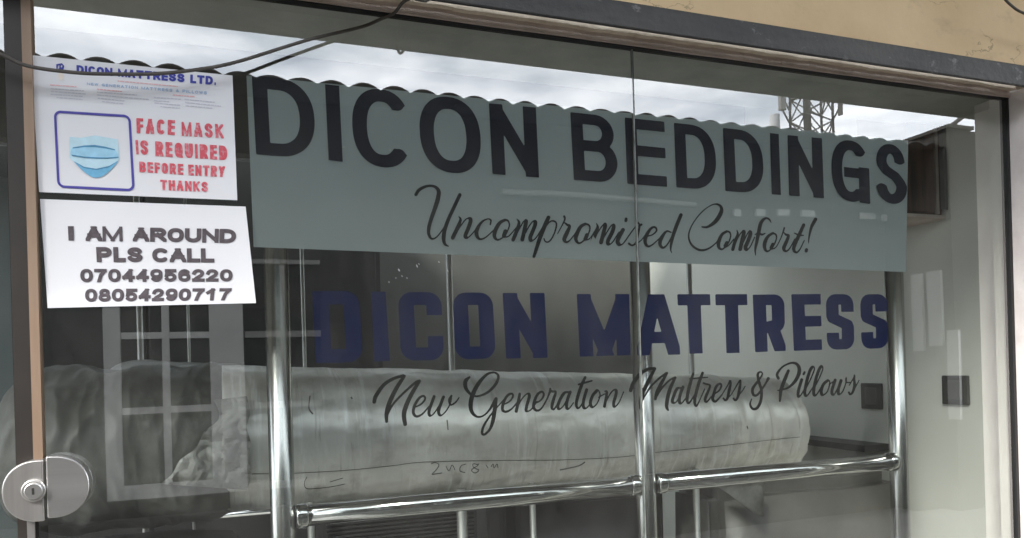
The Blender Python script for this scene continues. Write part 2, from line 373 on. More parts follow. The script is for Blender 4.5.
# ---- block letters: spine strokes in a unit box (y down)
def arc(cx, cy, rx, ry, a0, a1, n=14):
    return [(cx + rx * math.cos(R(a0 + (a1 - a0) * i / n)), cy + ry * math.sin(R(a0 + (a1 - a0) * i / n))) for i in range(n + 1)]
def sup(cx, cy, rx, ry, a0, a1, n=24, e=.86):
    o = []
    for i in range(n + 1):
        a = R(a0 + (a1 - a0) * i / n); c, s = math.cos(a), math.sin(a)
        o.append((cx + rx * math.copysign(abs(c) ** e, c), cy + ry * math.copysign(abs(s) ** e, s)))
    return o
GL = {
 'A': [[(0, 1), (.5, 0)], [(.5, 0), (1, 1)], [(.2, .67), (.8, .67)]],
 'B': [[(0, 0), (0, 1)], [(0, 0), (.55, 0)] + arc(.55, .235, .38, .235, -90, 90) + [(0, .47)], [(0, .47), (.6, .47)] + arc(.6, .735, .4, .265, -90, 90) + [(0, 1)]],
 'C': [sup(.5, .5, .5, .5, -38, -322, 30)],
 'D': [[(0, 0), (0, 1)], [(0, 0), (.35, 0)] + sup(.35, .5, .65, .5, -90, 90) + [(0, 1)]],
 'E': [[(0, 0), (0, 1)], [(0, 0), (1, 0)], [(0, .48), (.93, .48)], [(0, 1), (1, 1)]],
 'F': [[(0, 0), (0, 1)], [(0, 0), (1, 0)], [(0, .5), (.85, .5)]],
 'G': [sup(.5, .5, .5, .5, -40, -312, 30), [(.52, .53), (1, .53)], [(1, .53), (1, 1)]],
 'H': [[(0, 0), (0, 1)], [(1, 0), (1, 1)], [(0, .47), (1, .47)]],
 'I': [[(.5, 0), (.5, 1)]],
 'K': [[(0, 0), (0, 1)], [(0, .62), (1, 0)], [(.35, .42), (1, 1)]],
 'L': [[(0, 0), (0, 1)], [(0, 1), (1, 1)]],
 'M': [[(0, 0), (0, 1)], [(1, 0), (1, 1)], [(0, 0), (.5, 1)], [(.5, 1), (1, 0)]],
 'N': [[(0, 0), (0, 1)], [(1, 0), (1, 1)], [(0, 0), (1, 1)]],
 'O': [sup(.5, .5, .5, .5, 0, 360, 48)],
 'P': [[(0, 0), (0, 1)], [(0, 0), (.6, 0)] + arc(.6, .28, .4, .28, -90, 90) + [(0, .56)]],
 'Q': [sup(.5, .5, .5, .5, 0, 360, 48), [(.6, .72), (1, 1.06)]],
 'R': [[(0, 0), (0, 1)], [(0, 0), (.6, 0)] + arc(.6, .27, .37, .27, -90, 90) + [(0, .54)], [(.5, .54), (1, 1)]],
 'S': [[(.95, .26)] + arc(.5, .25, .45, .25, 0, -90, 8)[1:] + arc(.48, .25, .46, .25, -90, -180, 8) + [(.05, .33), (.25, .44), (.7, .54), (.93, .66)] + arc(.5, .73, .5, .27, 0, 90, 8) + arc(.5, .73, .5, .27, 90, 175, 8)],
 'T': [[(0, 0), (1, 0)], [(.5, 0), (.5, 1)]],
 'U': [[(0, 0), (0, .65)] + arc(.5, .65, .5, .35, 180, 0)[1:] + [(1, 0)]],
 'W': [[(0, 0), (.25, 1)], [(.25, 1), (.5, 0)], [(.5, 0), (.75, 1)], [(.75, 1), (1, 0)]],
 'Y': [[(0, 0), (.5, .52)], [(1, 0), (.5, .52)], [(.5, .5), (.5, 1)]],
 '0': [sup(.5, .5, .5, .5, 0, 360, 40)],
 '1': [[(.58, 0), (.58, 1)], [(.1, .27), (.58, .02)]],
 '2': [arc(.5, .27, .46, .27, 190, 370, 14) + [(.8, .52), (.3, .78), (.05, 1)], [(.05, 1), (1, 1)]],
 '4': [[(.72, 0), (.72, 1)], [(.72, 0), (.0, .7)], [(0, .7), (1, .7)]],
 '5': [[(.9, 0), (.16, 0)], [(.16, 0), (.08, .46)], [(.08, .5)] + arc(.48, .68, .5, .32, -130, 165, 16)],
 '6': [sup(.5, .68, .48, .32, 0, 360, 30), [(.02, .68)] + arc(.52, .42, .5, .42, 180, 330, 14)],
 '7': [[(0, 0), (1, 0)], [(1, 0), (.55, .45), (.35, 1)]],
 '8': [sup(.5, .24, .40, .24, 0, 360, 30), sup(.5, .74, .5, .26, 0, 360, 30)],
 '9': [sup(.5, .32, .48, .32, 0, 360, 30), [(.98, .32)] + arc(.48, .58, .5, .42, 0, 150, 14)],
 '.': [[(.5, .82), (.5, 1)]],
 '&': [[(1, 1), (.3, .35), (.25, .15), (.45, 0), (.65, .15), (.55, .35), (.1, .6), (.05, .85), (.35, 1), (.7, .9), (.95, .55)]],
}
def cham(pts):  # corner-cut rounded path helper
    return pts
rr = .22
GB = {   # squared block letters with rounded corners
 'D': [[(0, 0), (0, 1)], [(0, 0), (1 - rr, 0)] + arc(1 - rr, rr * .62, rr, rr * .62, -90, 0, 6) + arc(1 - rr, 1 - rr * .62, rr, rr * .62, 0, 90, 6) + [(0, 1)]],
 'I': GL['I'],
 'C': [[(1, .30), (1, rr * .62)] + arc(1 - rr, rr * .62, rr, rr * .62, 0, -90, 6) + arc(rr, rr * .62, rr, rr * .62, -90, -180, 6) + arc(rr, 1 - rr * .62, rr, rr * .62, 180, 90, 6) + arc(1 - rr, 1 - rr * .62, rr, rr * .62, 90, 0, 6) + [(1, .68)]],
 'O': [arc(1 - rr, rr * .62, rr, rr * .62, 0, -90, 6) + arc(rr, rr * .62, rr, rr * .62, -90, -180, 6) + arc(rr, 1 - rr * .62, rr, rr * .62, 180, 90, 6) + arc(1 - rr, 1 - rr * .62, rr, rr * .62, 90, 0, 6) + [(1, rr * .62)]],
 'N': GL['N'], 'M': GL['M'], 'T': GL['T'], 'E': GL['E'],
 'A': [[(-.02, 1), (.40, 0)], [(.60, 0), (1.02, 1)], [(.2, .76), (.8, .76)]],
 'R': [[(0, 0), (0, 1)], [(0, 0), (1 - rr, 0)] + arc(1 - rr, rr * .62, rr, rr * .62, -90, 0, 6) + arc(1 - rr, .6 - rr * .62, rr, rr * .62, 0, 90, 6) + [(0, .6)], [(.66, .6), (1, 1)]],
 'S': [[(1, .28), (1, rr * .62)] + arc(1 - rr, rr * .62, rr, rr * .62, 0, -90, 6) + arc(rr, rr * .62, rr, rr * .62, -90, -180, 6) + [(0, .36), (.06, .42), (.94, .56), (1, .62)] + arc(1 - rr, 1 - rr * .62, rr, rr * .62, 0, 90, 6) + arc(rr, 1 - rr * .62, rr, rr * .62, 90, 180, 6) + [(0, .74)]],
}
def glyph(ch, w, tx, ty, font=GL, res=72, overshoot=0.0):
    """outline loops in unit coords (0..1, 0..1); w = width/height, tx, ty = half stroke widths relative to height"""
    k = tx / ty; H = k                                    # y is stretched by k so that one stroke width serves both
    h = max(H, w) / res
    nx = int(w / h) + 3; ny = int(H / h) + 3
    f = np.full((ny, nx), 1.0); x0 = y0 = -h
    def tr(p): return (tx + p[0] * (w - 2 * tx), tx + p[1] * (H - 2 * tx))
    for st in font[ch]:
        pts = [tr(p) for p in st]
        closed = math.dist(pts[0], pts[-1]) < 1e-6
        curved = len(st) > 6
        ext = .0 if (curved and ch in 'CGS569' ) else 1.3 * tx
        for i in range(len(pts) - 1):
            c0 = 'f' if (i == 0 and not closed) else 'r'; c1 = 'f' if (i == len(pts) - 2 and not closed) else 'r'
            seg_sdf(f, x0, y0, h, pts[i], pts[i + 1], tx, tx, c0, c1, ext)
    X, Y = np.meshgrid(x0 + np.arange(nx) * h, y0 + np.arange(ny) * h)
    bxd = np.maximum(np.maximum(-X, X - w), np.maximum(-Y, Y - H))
    if ch == 'Q': bxd = np.maximum(np.maximum(-X, X - w), np.maximum(-Y, Y - H * 1.1))
    f = np.maximum(f, bxd)
    return [[(x / w, y / H) for x, y in rdp(lp, h * .18)] for lp in contours(f, x0, y0, h)]
def in_quad(loops, q):
    (ax, ay), (bx, by), (cx_, cy_), (dx, dy) = q             # TL TR BR BL
    o = []
    for lp in loops:
        o.append([((ax * (1 - u) + bx * u) * (1 - v) + (dx * (1 - u) + cx_ * u) * v, (ay * (1 - u) + by * u) * (1 - v) + (dy * (1 - u) + cy_ * u) * v) for u, v in lp])
    return o
def quad_text(items, tx, ty, font=GL, res=72):
    loops = []
    for ch, off, s, q in items:
        q = [(off[0] + p[0] / s, off[1] + p[1] / s) for p in q]
        hgt = (math.dist(q[0], q[3]) + math.dist(q[1], q[2])) / 2; wid = (math.dist(q[0], q[1]) + math.dist(q[3], q[2])) / 2
        w = wid / hgt
        if ch == 'I': loops += in_quad([[(0, 0), (1, 0), (1, 1), (0, 1)]], q); continue
        loops += in_quad(glyph(ch, w, tx, ty, font, res), q)
    return loops
ADV = {'I': .32, 'M': 1.2, 'W': 1.25, '.': .35, '1': .8, ' ': .5, 'E': .86, 'F': .8, 'L': .8}
def line_text(txt, q, wgt, font=GL, res=56, gap=.18, fixed=None, thin=.85):
    """one line of block capitals inside a quad"""
    hgt = (math.dist(q[0], q[3]) + math.dist(q[1], q[2])) / 2; wid = (math.dist(q[0], q[1]) + math.dist(q[3], q[2])) / 2
    adv = [fixed if (fixed and c != ' ') else ADV.get(c, 1.0) for c in txt]
    tot = sum(adv) + gap * (len(txt) - 1); loops = []; x = 0
    for c, a in zip(txt, adv):
        if c != ' ':
            u0_, u1_ = x / tot, (x + a) / tot; w = (u1_ - u0_) * wid / hgt
            if c == 'I' : gl = [[(0, 0), (1, 0), (1, 1), (0, 1)]]
            else: wt = min(wgt, w * .3) * (.62 if c == 'M' else .80 if c in 'NWK' else .92); gl = glyph(c, w, wt, wt * thin, font, res)
            for lp in gl: loops.append([(u0_ + (u1_ - u0_) * u, v) for u, v in lp])
        x += a + gap
    return in_quad(loops, q)
def strokes(groups, wmin, wmax, h=.35, lean=.25):
    """brush script: list of (offset, scale, [stroke, ...]); stroke = [(x, y[, width])...] in crop units"""
    allp = []
    for off, s, sts in groups:
        for st in sts:
            hasw = len(st[0]) == 3
            pts = catmull([tuple(p) for p in st], 5)
            pp = [(off[0] + p[0] / s, off[1] + p[1] / s) for p in pts]
            if hasw: ws = [p[2] / s / 2 for p in pts]
            else:
                ws = []
                for i in range(len(pp)):
                    a = pp[max(i - 1, 0)]; b = pp[min(i + 1, len(pp) - 1)]
                    d = (b[1] - a[1]) / (math.dist(a, b) + 1e-6)
                    t = max(0, min(1, (d + .35) / 1.15)); t = t * t * (3 - 2 * t)
                    ws.append((wmin + (wmax - wmin) * t) / 2)
                ws = [(ws[max(i - 1, 0)] + ws[i] + ws[min(i + 1, len(ws) - 1)]) / 3 for i in range(len(ws))]
            allp.append((pp, ws))
    xs = [p[0] for a, _ in allp for p in a]; ys = [p[1] for a, _ in allp for p in a]
    x0, y0 = min(xs) - 4, min(ys) - 4; nx = int((max(xs) + 4 - x0) / h); ny = int((max(ys) + 4 - y0) / h)
    f = np.full((ny, nx), 5.0)
    for pp, ws in allp:
        for i in range(len(pp) - 1): seg_sdf(f, x0, y0, h, pp[i], pp[i + 1], ws[i], ws[i + 1])
    return [rdp(lp, h * .22) for lp in contours(f, x0, y0, h)]

# ================================================================== SETTING: shop building
GT = 2.006                      # top of the glass
XR = 1.885                      # right jamb
FY = -.09                       # front plane of the wall
shop = thing('shop_building', 'yellow plastered shop building with a wide glass front under a dark steel lintel', 'building', (0, 0, 0))
bm = bmesh.new()
WY = -.022                      # wall face above the opening
nxw, nzw = 110, 24              # slightly uneven plaster
vs = {}
for i in range(nxw + 1):
    for j in range(nzw + 1):
        x = -2.2 + 7.2 * i / nxw; z = 2.052 + .934 * j / nzw
        vs[i, j] = bm.verts.new((x, WY + .004 * mnoise.noise((x * 3, z * 5, 1)) + .002 * mnoise.noise((x * 11, z * 14, 3)), z))
for i in range(nxw):
    for j in range(nzw): bm.faces.new((vs[i, j], vs[i + 1, j], vs[i + 1, j + 1], vs[i, j + 1]))
box(bm, -2.2, 5.0, WY + .008, .012, 2.056, 3.4)
fin(bm, 'facade_wall', M['yellow'], shop, smooth=True)
BX('interior_lintel', M['lintelgrey'], -2.2, 5.0, .0125, .30, 2.032, 3.38, shop)
bm = bmesh.new(); n_ = 220      # bare plaster band under the painted wall, in two steps, with chips
for i in range(n_):
    xa = -2.2 + (XR + 2.2) * i / n_; xb = -2.2 + (XR + 2.2) * (i + 1) / n_
    e = -.011 + .0025 * mnoise.noise((xa * 8, .3, 2)); zz = GT + .0005 - .002 * max(-.5, mnoise.noise((xa * 6, .8, 5)))
    box(bm, xa, xb, e, .012, zz, 2.030)
fin(bm, 'plaster_band', M['mauve'], shop)
bm = bmesh.new()
for i in range(n_):
    xa = -2.2 + (XR + 2.2) * i / n_; xb = -2.2 + (XR + 2.2) * (i + 1) / n_
    e = -.024 + .003 * mnoise.noise((xa * 9, 2.3, 2)); zz = 2.0245 + .004 * mnoise.noise((xa * 5, 4, 4)) + .003 * mnoise.noise((xa * 23, 4, 4))
    box(bm, xa, xb, e, .0115, zz, 2.0558)
fin(bm, 'plaster_edge', M['beige'], shop)
BX('jamb', M['jamb'], XR, 3.2, FY, .02, 0, GT + .012, shop)
BX('pier_wall', M['yellow'], 3.2, 5.0, FY + .002, .02, 0, GT + .02, shop)
BX('interior_wall', M['wall'], 1.99, 2.11, .02, 3.2, .02, 2.6, shop)
BX('return_wall', M['wall'], XR + .004, 1.99, .02, .05, .02, 2.6, shop)
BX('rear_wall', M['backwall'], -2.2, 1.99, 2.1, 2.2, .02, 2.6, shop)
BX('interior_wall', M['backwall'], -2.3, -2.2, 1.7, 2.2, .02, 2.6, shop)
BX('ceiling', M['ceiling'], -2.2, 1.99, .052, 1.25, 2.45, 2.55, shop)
BX('fill_light_screen', M['backwall'], -2.2, 1.99, 1.18, 1.24, 2.06, 2.45, shop)  # added screen that keeps the bright opening behind it out of view
BX('fill_light_opening', M['fill_sheet'], -2.2, 1.99, 1.25, 2.1, 2.50, 2.503, shop)  # unseen sheet over an opening added to let sky brighten the room
BX('floor', M['floor'], -2.2, 1.99, -.02, 2.1, -.1, .02, shop)
# unseen overhang added high above, its depth and white underside set for the light
BX('shade_overhang', M['softwhite'], -3.2, 5.4, -1.42, .3, 2.99, 3.06, shop)
# steel lintel bar
bm = bmesh.new(); box(bm, -2.2, 5.0, -.112, -.104, 1.989, 2.040); box(bm, -2.2, 5.0, -.1039, -.050, 2.033, 2.0395)
o = fin(bm, 'steel_lintel', M['steel'], None, bevel=.003); tag(o, 'long dark painted steel lintel bar with scuffs above the shop window', 'lintel')

ground = BX('ground', M['lane'], -400, 400, -400, 400, -.4, -.1); ground['kind'] = 'structure'
lane = BX('lane', M['lane'], -30, 30, -3.6, -.02, -.096, -.02); lane['kind'] = 'structure'

# ================================================================== glass front
win = thing('shop_window', 'large fixed shop window of two clear panes butted under the steel lintel', 'window', (.79, 0, .1))
BX('glass_pane', M['glass'], -.2855, .7885, 0, .006, .12, GT - .002, win)
BX('glass_pane', M['glass'], .7915, 1.874, 0, .006, .12, GT - .002, win)
bm = bmesh.new(); box(bm, -.286, XR, -.006, .012, GT - .0015, GT + .004); box(bm, 1.8745, XR - .001, -.006, .012, .12, GT - .002); box(bm, -.286, XR, -.012, .012, .02, .118)
fin(bm, 'gasket', M['gasket'], win)
bm = bmesh.new()
box(bm, .7887, .7901, -.0012, .0065, .121, GT - .003); fin(bm, 'silicone_joint', M['silicone'], win)
bm = bmesh.new(); box(bm, .7903, .7913, -.0008, .0062, .121, GT - .003); fin(bm, 'joint_dark_line', M['gasket'], win)  # thin dark line along the pane joint

rnd = random.Random(3); bm = bmesh.new()
for x, y, l_, w_ in ((399, 270, 3.2, .8), (402, 276, 1.6, .6), (407, 278, 1.2, .7), (396, 278, 1.1, .5), (417, 266, 3, .7), (419, 264, 1.5, .5), (439, 262, 1.4, .6), (389, 282, 1.2, .5), (448, 271, 2.2, .6), (344, 147, 1.2, .9), (390, 150, .9, .8)):
    a_ = math.radians(rnd.uniform(50, 80)); pts_ = [(x + l_ * math.cos(a_) * t, y + l_ * math.sin(a_) * t) for t in (-.5, 0, .5)]
    tube(bm, [P(u, v, -.0006) for u, v in pts_], [.0003, w_ * .0009, .0003], 6)
sp_ = fin(bm, 'paint_specks', M['paper'], win); sp_['kind'] = 'stuff'

door = thing('glass_door', 'frameless glass door leaf with a tan edge trim at the left of the shop window', 'door', (-.75, -.004, .05))
BX('glass_leaf', M['glass'], -1.25, -.326, -.004, .004, .06, GT - .004, door)
BX('edge_trim', M['tan'], -.3005, -.2875, -.012, .010, 1.225, GT - .001, door)
BX('edge_trim_return', M['bronze'], -.325, -.301, -.006, .012, 1.10, GT - .001, door)
BX('edge_channel', M['brushed'], -.312, -.3015, -.010, .012, .06, 1.14, door)

# ---- lock
lock = thing('door_lock', 'round brushed steel glass door lock in two half discs with a key cylinder', 'lock', tuple(P(43, 489, -.02)))
def dplate(name, edge_top, edge_bot, ext_x, sgn, m, y0, y1):
    a = P(*edge_top, y1); b = P(*edge_bot, y1); e = P(ext_x, 488, y1)
    zc = (a.z + b.z) / 2; hz = (a.z - b.z) / 2; xe = (a.x + b.x) / 2; wx = abs(e.x - xe)
    pr = [(xe, zc - hz)]
    for i in range(25):
        t = R(-90 + 180 * i / 24); c, s = max(0, math.cos(t)), math.sin(t)
        pr.append((xe + sgn * wx * (.14 + .86 * abs(c) ** .92), zc + hz * math.copysign(abs(s) ** .95, s)))
    pr.append((xe, zc + hz))
    bm = bmesh.new()
    fr = [bm.verts.new((x, y1, z)) for x, z in pr]; bk = [bm.verts.new((x, y0, z)) for x, z in pr]
    bm.faces.new(fr); bm.faces.new(list(reversed(bk)))
    for i in range(len(pr)): bm.faces.new((fr[i], fr[(i + 1) % len(pr)], bk[(i + 1) % len(pr)], bk[i]))
    o = fin(bm, name, m, lock, bevel=.0022, seg=3)
    return o, xe, zc
lb, xe, zc = dplate('lock_body', (42.0, 459.8), (45.2, 521.2), 1.2, -1, M['brushed'], -.004, -.030)
dplate('strike_plate', (44.4, 456.5), (48.4, 518.5), 89.2, 1, M['brushed2'], -.003, -.032)
bm = bmesh.new(); c = P(33, 491, -.038)
tube(bm, [(c.x, -.029, c.z), (c.x, -.036, c.z), (c.x, -.0375, c.z)], [.0168, .0168, .0158], 36)
cyl = fin(bm, 'key_cylinder', M['brushed'], lb, bevel=.001)
bm = bmesh.new(); tube(bm, [(c.x + .001, -.0376, c.z), (c.x + .001, -.0415, c.z), (c.x + .001, -.0425, c.z)], [.0125, .0125, .0115], 32); fin(bm, 'core', M['brushed2'], lb, bevel=.0006)
bm = bmesh.new(); box(bm, c.x - .0006, c.x + .0026, -.0432, -.042, c.z - .005, c.z + .005); fin(bm, 'keyhole', M['black'], lb)

# ================================================================== vinyl on the glass
YF, YL = .0090, .0076
def onL(x, y): return P(x, y, YL)
ban = thing('frosted_banner', 'grey frosted film banner with big dark capitals and a script line across the upper window', 'banner sign', tuple(P(580, 190, YF)))
bm = bmesh.new()
q = [P(246.5, 75.5, YF), P(908.2, 140.5, YF), P(906, 272, YF), P(253.6, 247, YF)]
gv = [[bm.verts.new((q[0] * (1 - u) + q[1] * u) * (1 - v) + (q[3] * (1 - u) + q[2] * u) * v) for u in [i / 40 for i in range(41)]] for v in [j / 8 for j in range(9)]]
for j in range(8):
    for i in range(40): bm.faces.new((gv[j][i], gv[j][i + 1], gv[j + 1][i + 1], gv[j + 1][i]))
fin(bm, 'film', M['film'], ban)
o1, o2, o3 = (240, 65), (390, 75), (560, 95); s1 = 4.681; o4 = (710, 110); s4 = 4.876
quad = lambda *a: a
W1 = [('D', o1, s1, [(55, 47), (340, 74), (358, 441), (76, 418)]), ('I', o1, s1, [(398, 90), (464, 97), (481, 453), (415, 445)]),
      ('C', (0, 0), 1, [(350.5, 86), (409.5, 92), (413, 170.2), (354, 164.5)]), ('O', (0, 0), 1, [(417.3, 93.7), (478.2, 99.8), (483, 176), (422, 169.8)]),
      ('N', o2, s1, [(463, 132), (683, 152), (698, 480), (480, 463)])]
W2 = [('B', o3, s1, [(48, 80), (258, 102), (274, 412), (65, 397)]), ('E', o3, s1, [(303, 105), (488, 125), (502, 430), (315, 415)]),
      ('D', o3, s1, [(533, 130), (722, 150), (738, 447), (545, 432)]), ('D', o4, s4, [(63, 87), (250, 107), (269, 409), (75, 395)]),
      ('I', o4, s4, [(292, 112), (335, 117), (346, 414), (301, 411)]), ('N', o4, s4, [(378, 122), (546, 138), (556, 430), (386, 417)]),
      ('G', o4, s4, [(588, 138), (772, 158), (782, 458), (597, 435)]), ('S', o4, s4, [(807, 158), (949, 174), (966, 467), (812, 448)])]
fill('lettering', quad_text(W1, .094, .080, res=90), onL, M['ink'], ban)
fill('lettering', quad_text(W2, .088, .080, res=90), onL, M['ink'], ban)

A_, B_, C_, D_ = (410, 180), (500, 180), (590, 180), (680, 190); k = 6.727
T1 = [(A_, k, [
  [(40, 98, 22), (62, 66, 22), (110, 42, 18), (160, 42, 18), (192, 72, 26), (188, 125, 30), (168, 190, 28), (143, 260, 26), (126, 325, 24), (128, 370, 20), (150, 396, 13), (185, 378, 9), (228, 322, 9)],
  [(335, 100, 24), (300, 175, 24), (262, 255, 24), (235, 330, 26), (226, 390, 26), (234, 430, 18), (258, 445, 8)],
  [(328, 245, 6), (340, 268, 18), (320, 320, 26), (288, 388, 26)],
  [(295, 378), (340, 310), (375, 265), (400, 258), (408, 275), (390, 330), (372, 375), (388, 388), (420, 360), (452, 320)],
  [(540, 300, 10), (544, 270, 12), (520, 262, 9), (480, 285, 16), (450, 335, 26), (450, 375, 24), (472, 398, 14), (510, 385, 9), (565, 335, 8)],
  [(640, 268, 18), (602, 290, 24), (572, 345, 28), (570, 385, 22), (595, 402, 12), (640, 370, 10), (668, 310, 10), (660, 275, 12), (638, 268, 16)],
  [(642, 345, 28), (632, 375, 28)], [(625, 385, 10), (660, 380, 9), (690, 350, 8), (720, 315, 8)]]),
 (B_, k, [
  [(113, 262, 6), (128, 290, 20), (106, 360, 26), (88, 402, 24)],
  [(95, 395), (130, 330), (158, 280), (175, 275), (170, 310), (150, 400)],
  [(152, 395), (190, 320), (220, 280), (238, 283), (232, 315), (204, 385), (214, 408), (245, 385), (292, 310)],
  [(326, 252, 26), (300, 310, 28), (265, 400, 27), (228, 515, 20)],
  [(275, 360, 9), (330, 285, 10), (365, 277, 12), (380, 300, 12), (365, 360, 10), (335, 410, 10), (308, 416, 9), (296, 395, 9)],
  [(388, 360, 7), (415, 310, 8), (436, 265, 12), (432, 245, 16)], [(432, 285, 7), (450, 300, 16), (468, 312, 20), (448, 360, 28), (432, 400, 26), (448, 418, 14), (472, 403, 9), (508, 358, 8)],
  [(575, 295, 18), (542, 315, 24), (514, 370, 28), (512, 405, 22), (535, 425, 12), (575, 395, 10), (603, 340, 10), (600, 305, 12), (573, 295, 16)],
  [(585, 370, 26), (574, 396, 26)], [(570, 402, 9), (602, 395, 8), (640, 340, 8), (655, 310, 8)]]),
 (C_, k, [
  [(43, 292, 6), (52, 320, 18), (35, 370, 24), (12, 422, 24)],
  [(18, 415), (60, 340), (90, 300), (102, 302), (95, 340), (74, 420)],
  [(78, 412), (120, 340), (145, 305), (160, 310), (150, 350), (120, 410), (127, 432), (152, 418), (195, 350)],
  [(243, 262, 20), (241, 274, 20)], [(222, 335), (195, 385), (185, 415), (200, 436), (226, 424), (270, 362), (325, 288)],
  [(325, 285, 7), (334, 310, 12), (322, 370, 14), (310, 420, 14), (285, 440, 12), (262, 428, 16)], [(346, 300, 16), (330, 310, 10)], [(318, 425, 7), (345, 405, 7), (372, 370, 8)],
  [(370, 382, 8), (420, 368, 9), (448, 340, 12), (438, 318, 14), (412, 324, 16), (385, 362, 24), (370, 410, 24), (387, 445, 16), (420, 435, 10), (472, 388, 8)],
  [(545, 352, 10), (515, 345, 14), (485, 382, 24), (470, 425, 24), (487, 455, 16), (517, 438, 10), (555, 372, 9)],
  [(612, 235, 24), (585, 300, 25), (560, 370, 24), (546, 430, 18), (543, 470, 10), (550, 490, 5)]]),
 (D_, k, [
  [(148, 248, 10), (185, 248, 16), (235, 215, 26), (270, 165, 28), (280, 125, 22), (258, 98, 14), (215, 100, 8), (150, 145, 8), (90, 220, 8), (60, 290, 10), (65, 345, 13), (95, 385, 15), (140, 405, 16), (190, 395, 12), (240, 358, 9), (270, 320, 9)],
  [(315, 278, 16), (282, 300, 20), (260, 350, 26), (262, 386, 20), (285, 398, 12), (320, 365, 10), (340, 315, 10), (335, 285, 12), (313, 278, 14)],
  [(315, 355, 24), (304, 376, 24)], [(300, 388, 9), (330, 370, 8), (362, 330, 8)],
  [(383, 270, 6), (388, 300, 16), (370, 345, 22), (355, 400, 22)],
  [(360, 392), (390, 320), (418, 280), (430, 285), (420, 330), (405, 398)],
  [(408, 392), (445, 310), (465, 280), (474, 295), (455, 350), (440, 385), (452, 402), (476, 375), (502, 318)],
  [(612, 218, 6), (600, 197, 12), (575, 190, 16), (545, 220, 24), (528, 290, 25), (516, 350, 22), (506, 400, 14), (508, 440, 5)],
  [(505, 300, 8), (530, 290, 14), (550, 300, 14), (572, 292, 8)],
  [(625, 290, 16), (592, 312, 20), (570, 357, 26), (572, 398, 20), (592, 412, 12), (626, 380, 10), (648, 330, 10), (645, 300, 12), (623, 290, 14)],
  [(625, 366, 24), (614, 388, 24)], [(612, 398, 9), (645, 385, 8), (680, 320, 8), (702, 255, 12)],
  [(698, 285, 7), (712, 300, 14), (730, 308, 18), (714, 352, 24), (698, 392, 24), (712, 412, 14), (738, 393, 9), (772, 330, 8)],
  [(832, 235, 22), (805, 295, 24), (775, 360, 25), (765, 400, 22), (782, 420, 14), (806, 400, 9), (836, 340, 8)],
  [(770, 290, 8), (800, 303, 12), (830, 305, 8)],
  [(912, 197, 24), (884, 250, 20), (868, 318, 11), (865, 358, 5)], [(851, 402, 22), (849, 410, 22)]])]
fill('tagline', strokes(T1, 1.3, 3.9, h=.28), onL, M['ink2'], ban)

# second pair of signs, straight on the glass
m5, m6, m7 = (300, 280), (480, 280), (680, 280); a5 = 5.12; a6 = 4.655
W3 = [('D', m5, a5, [(62, 57), (302, 55), (322, 420), (82, 425)]), ('I', m5, a5, [(365, 60), (438, 60), (460, 413), (381, 418)]),
      ('C', m5, a5, [(500, 62), (722, 62), (738, 410), (518, 413)]), ('O', m5, a5, [(780, 64), (985, 64), (1003, 402), (796, 407)]),
      ('N', m6, a6, [(105, 60), (300, 60), (315, 362), (122, 366)]),
      ('M', m6, a6, [(450, 65), (695, 65), (701, 350), (465, 357)]), ('A', m6, a6, [(724, 66), (916, 67), (932, 347), (733, 352)]),
      ('T', m7, a6, [(-13, 66), (140, 66), (150, 340), (0, 345)]), ('T', m7, a6, [(164, 66), (312, 66), (322, 338), (172, 342)]),
      ('R', m7, a6, [(338, 68), (485, 66), (492, 330), (350, 336)]), ('E', m7, a6, [(518, 66), (655, 65), (662, 325), (530, 330)]),
      ('S', m7, a6, [(678, 66), (807, 66), (812, 322), (685, 325)]), ('S', m7, a6, [(838, 66), (965, 66), (970, 316), (845, 322)])]
vl = thing('vinyl_lettering', 'navy blue block capitals stuck on clear glass below the frosted banner', 'lettering', tuple(P(600, 360, YL)))
fill('word', quad_text(W3[:5], .112, .094, GB, res=84), onL, M['navy'], vl); fill('word', quad_text(W3[5:], .112, .094, GB, res=84), onL, M['navy'], vl)
E_, F_, G_, H_, I_ = (365, 365), (455, 360), (545, 360), (625, 355), (740, 350)
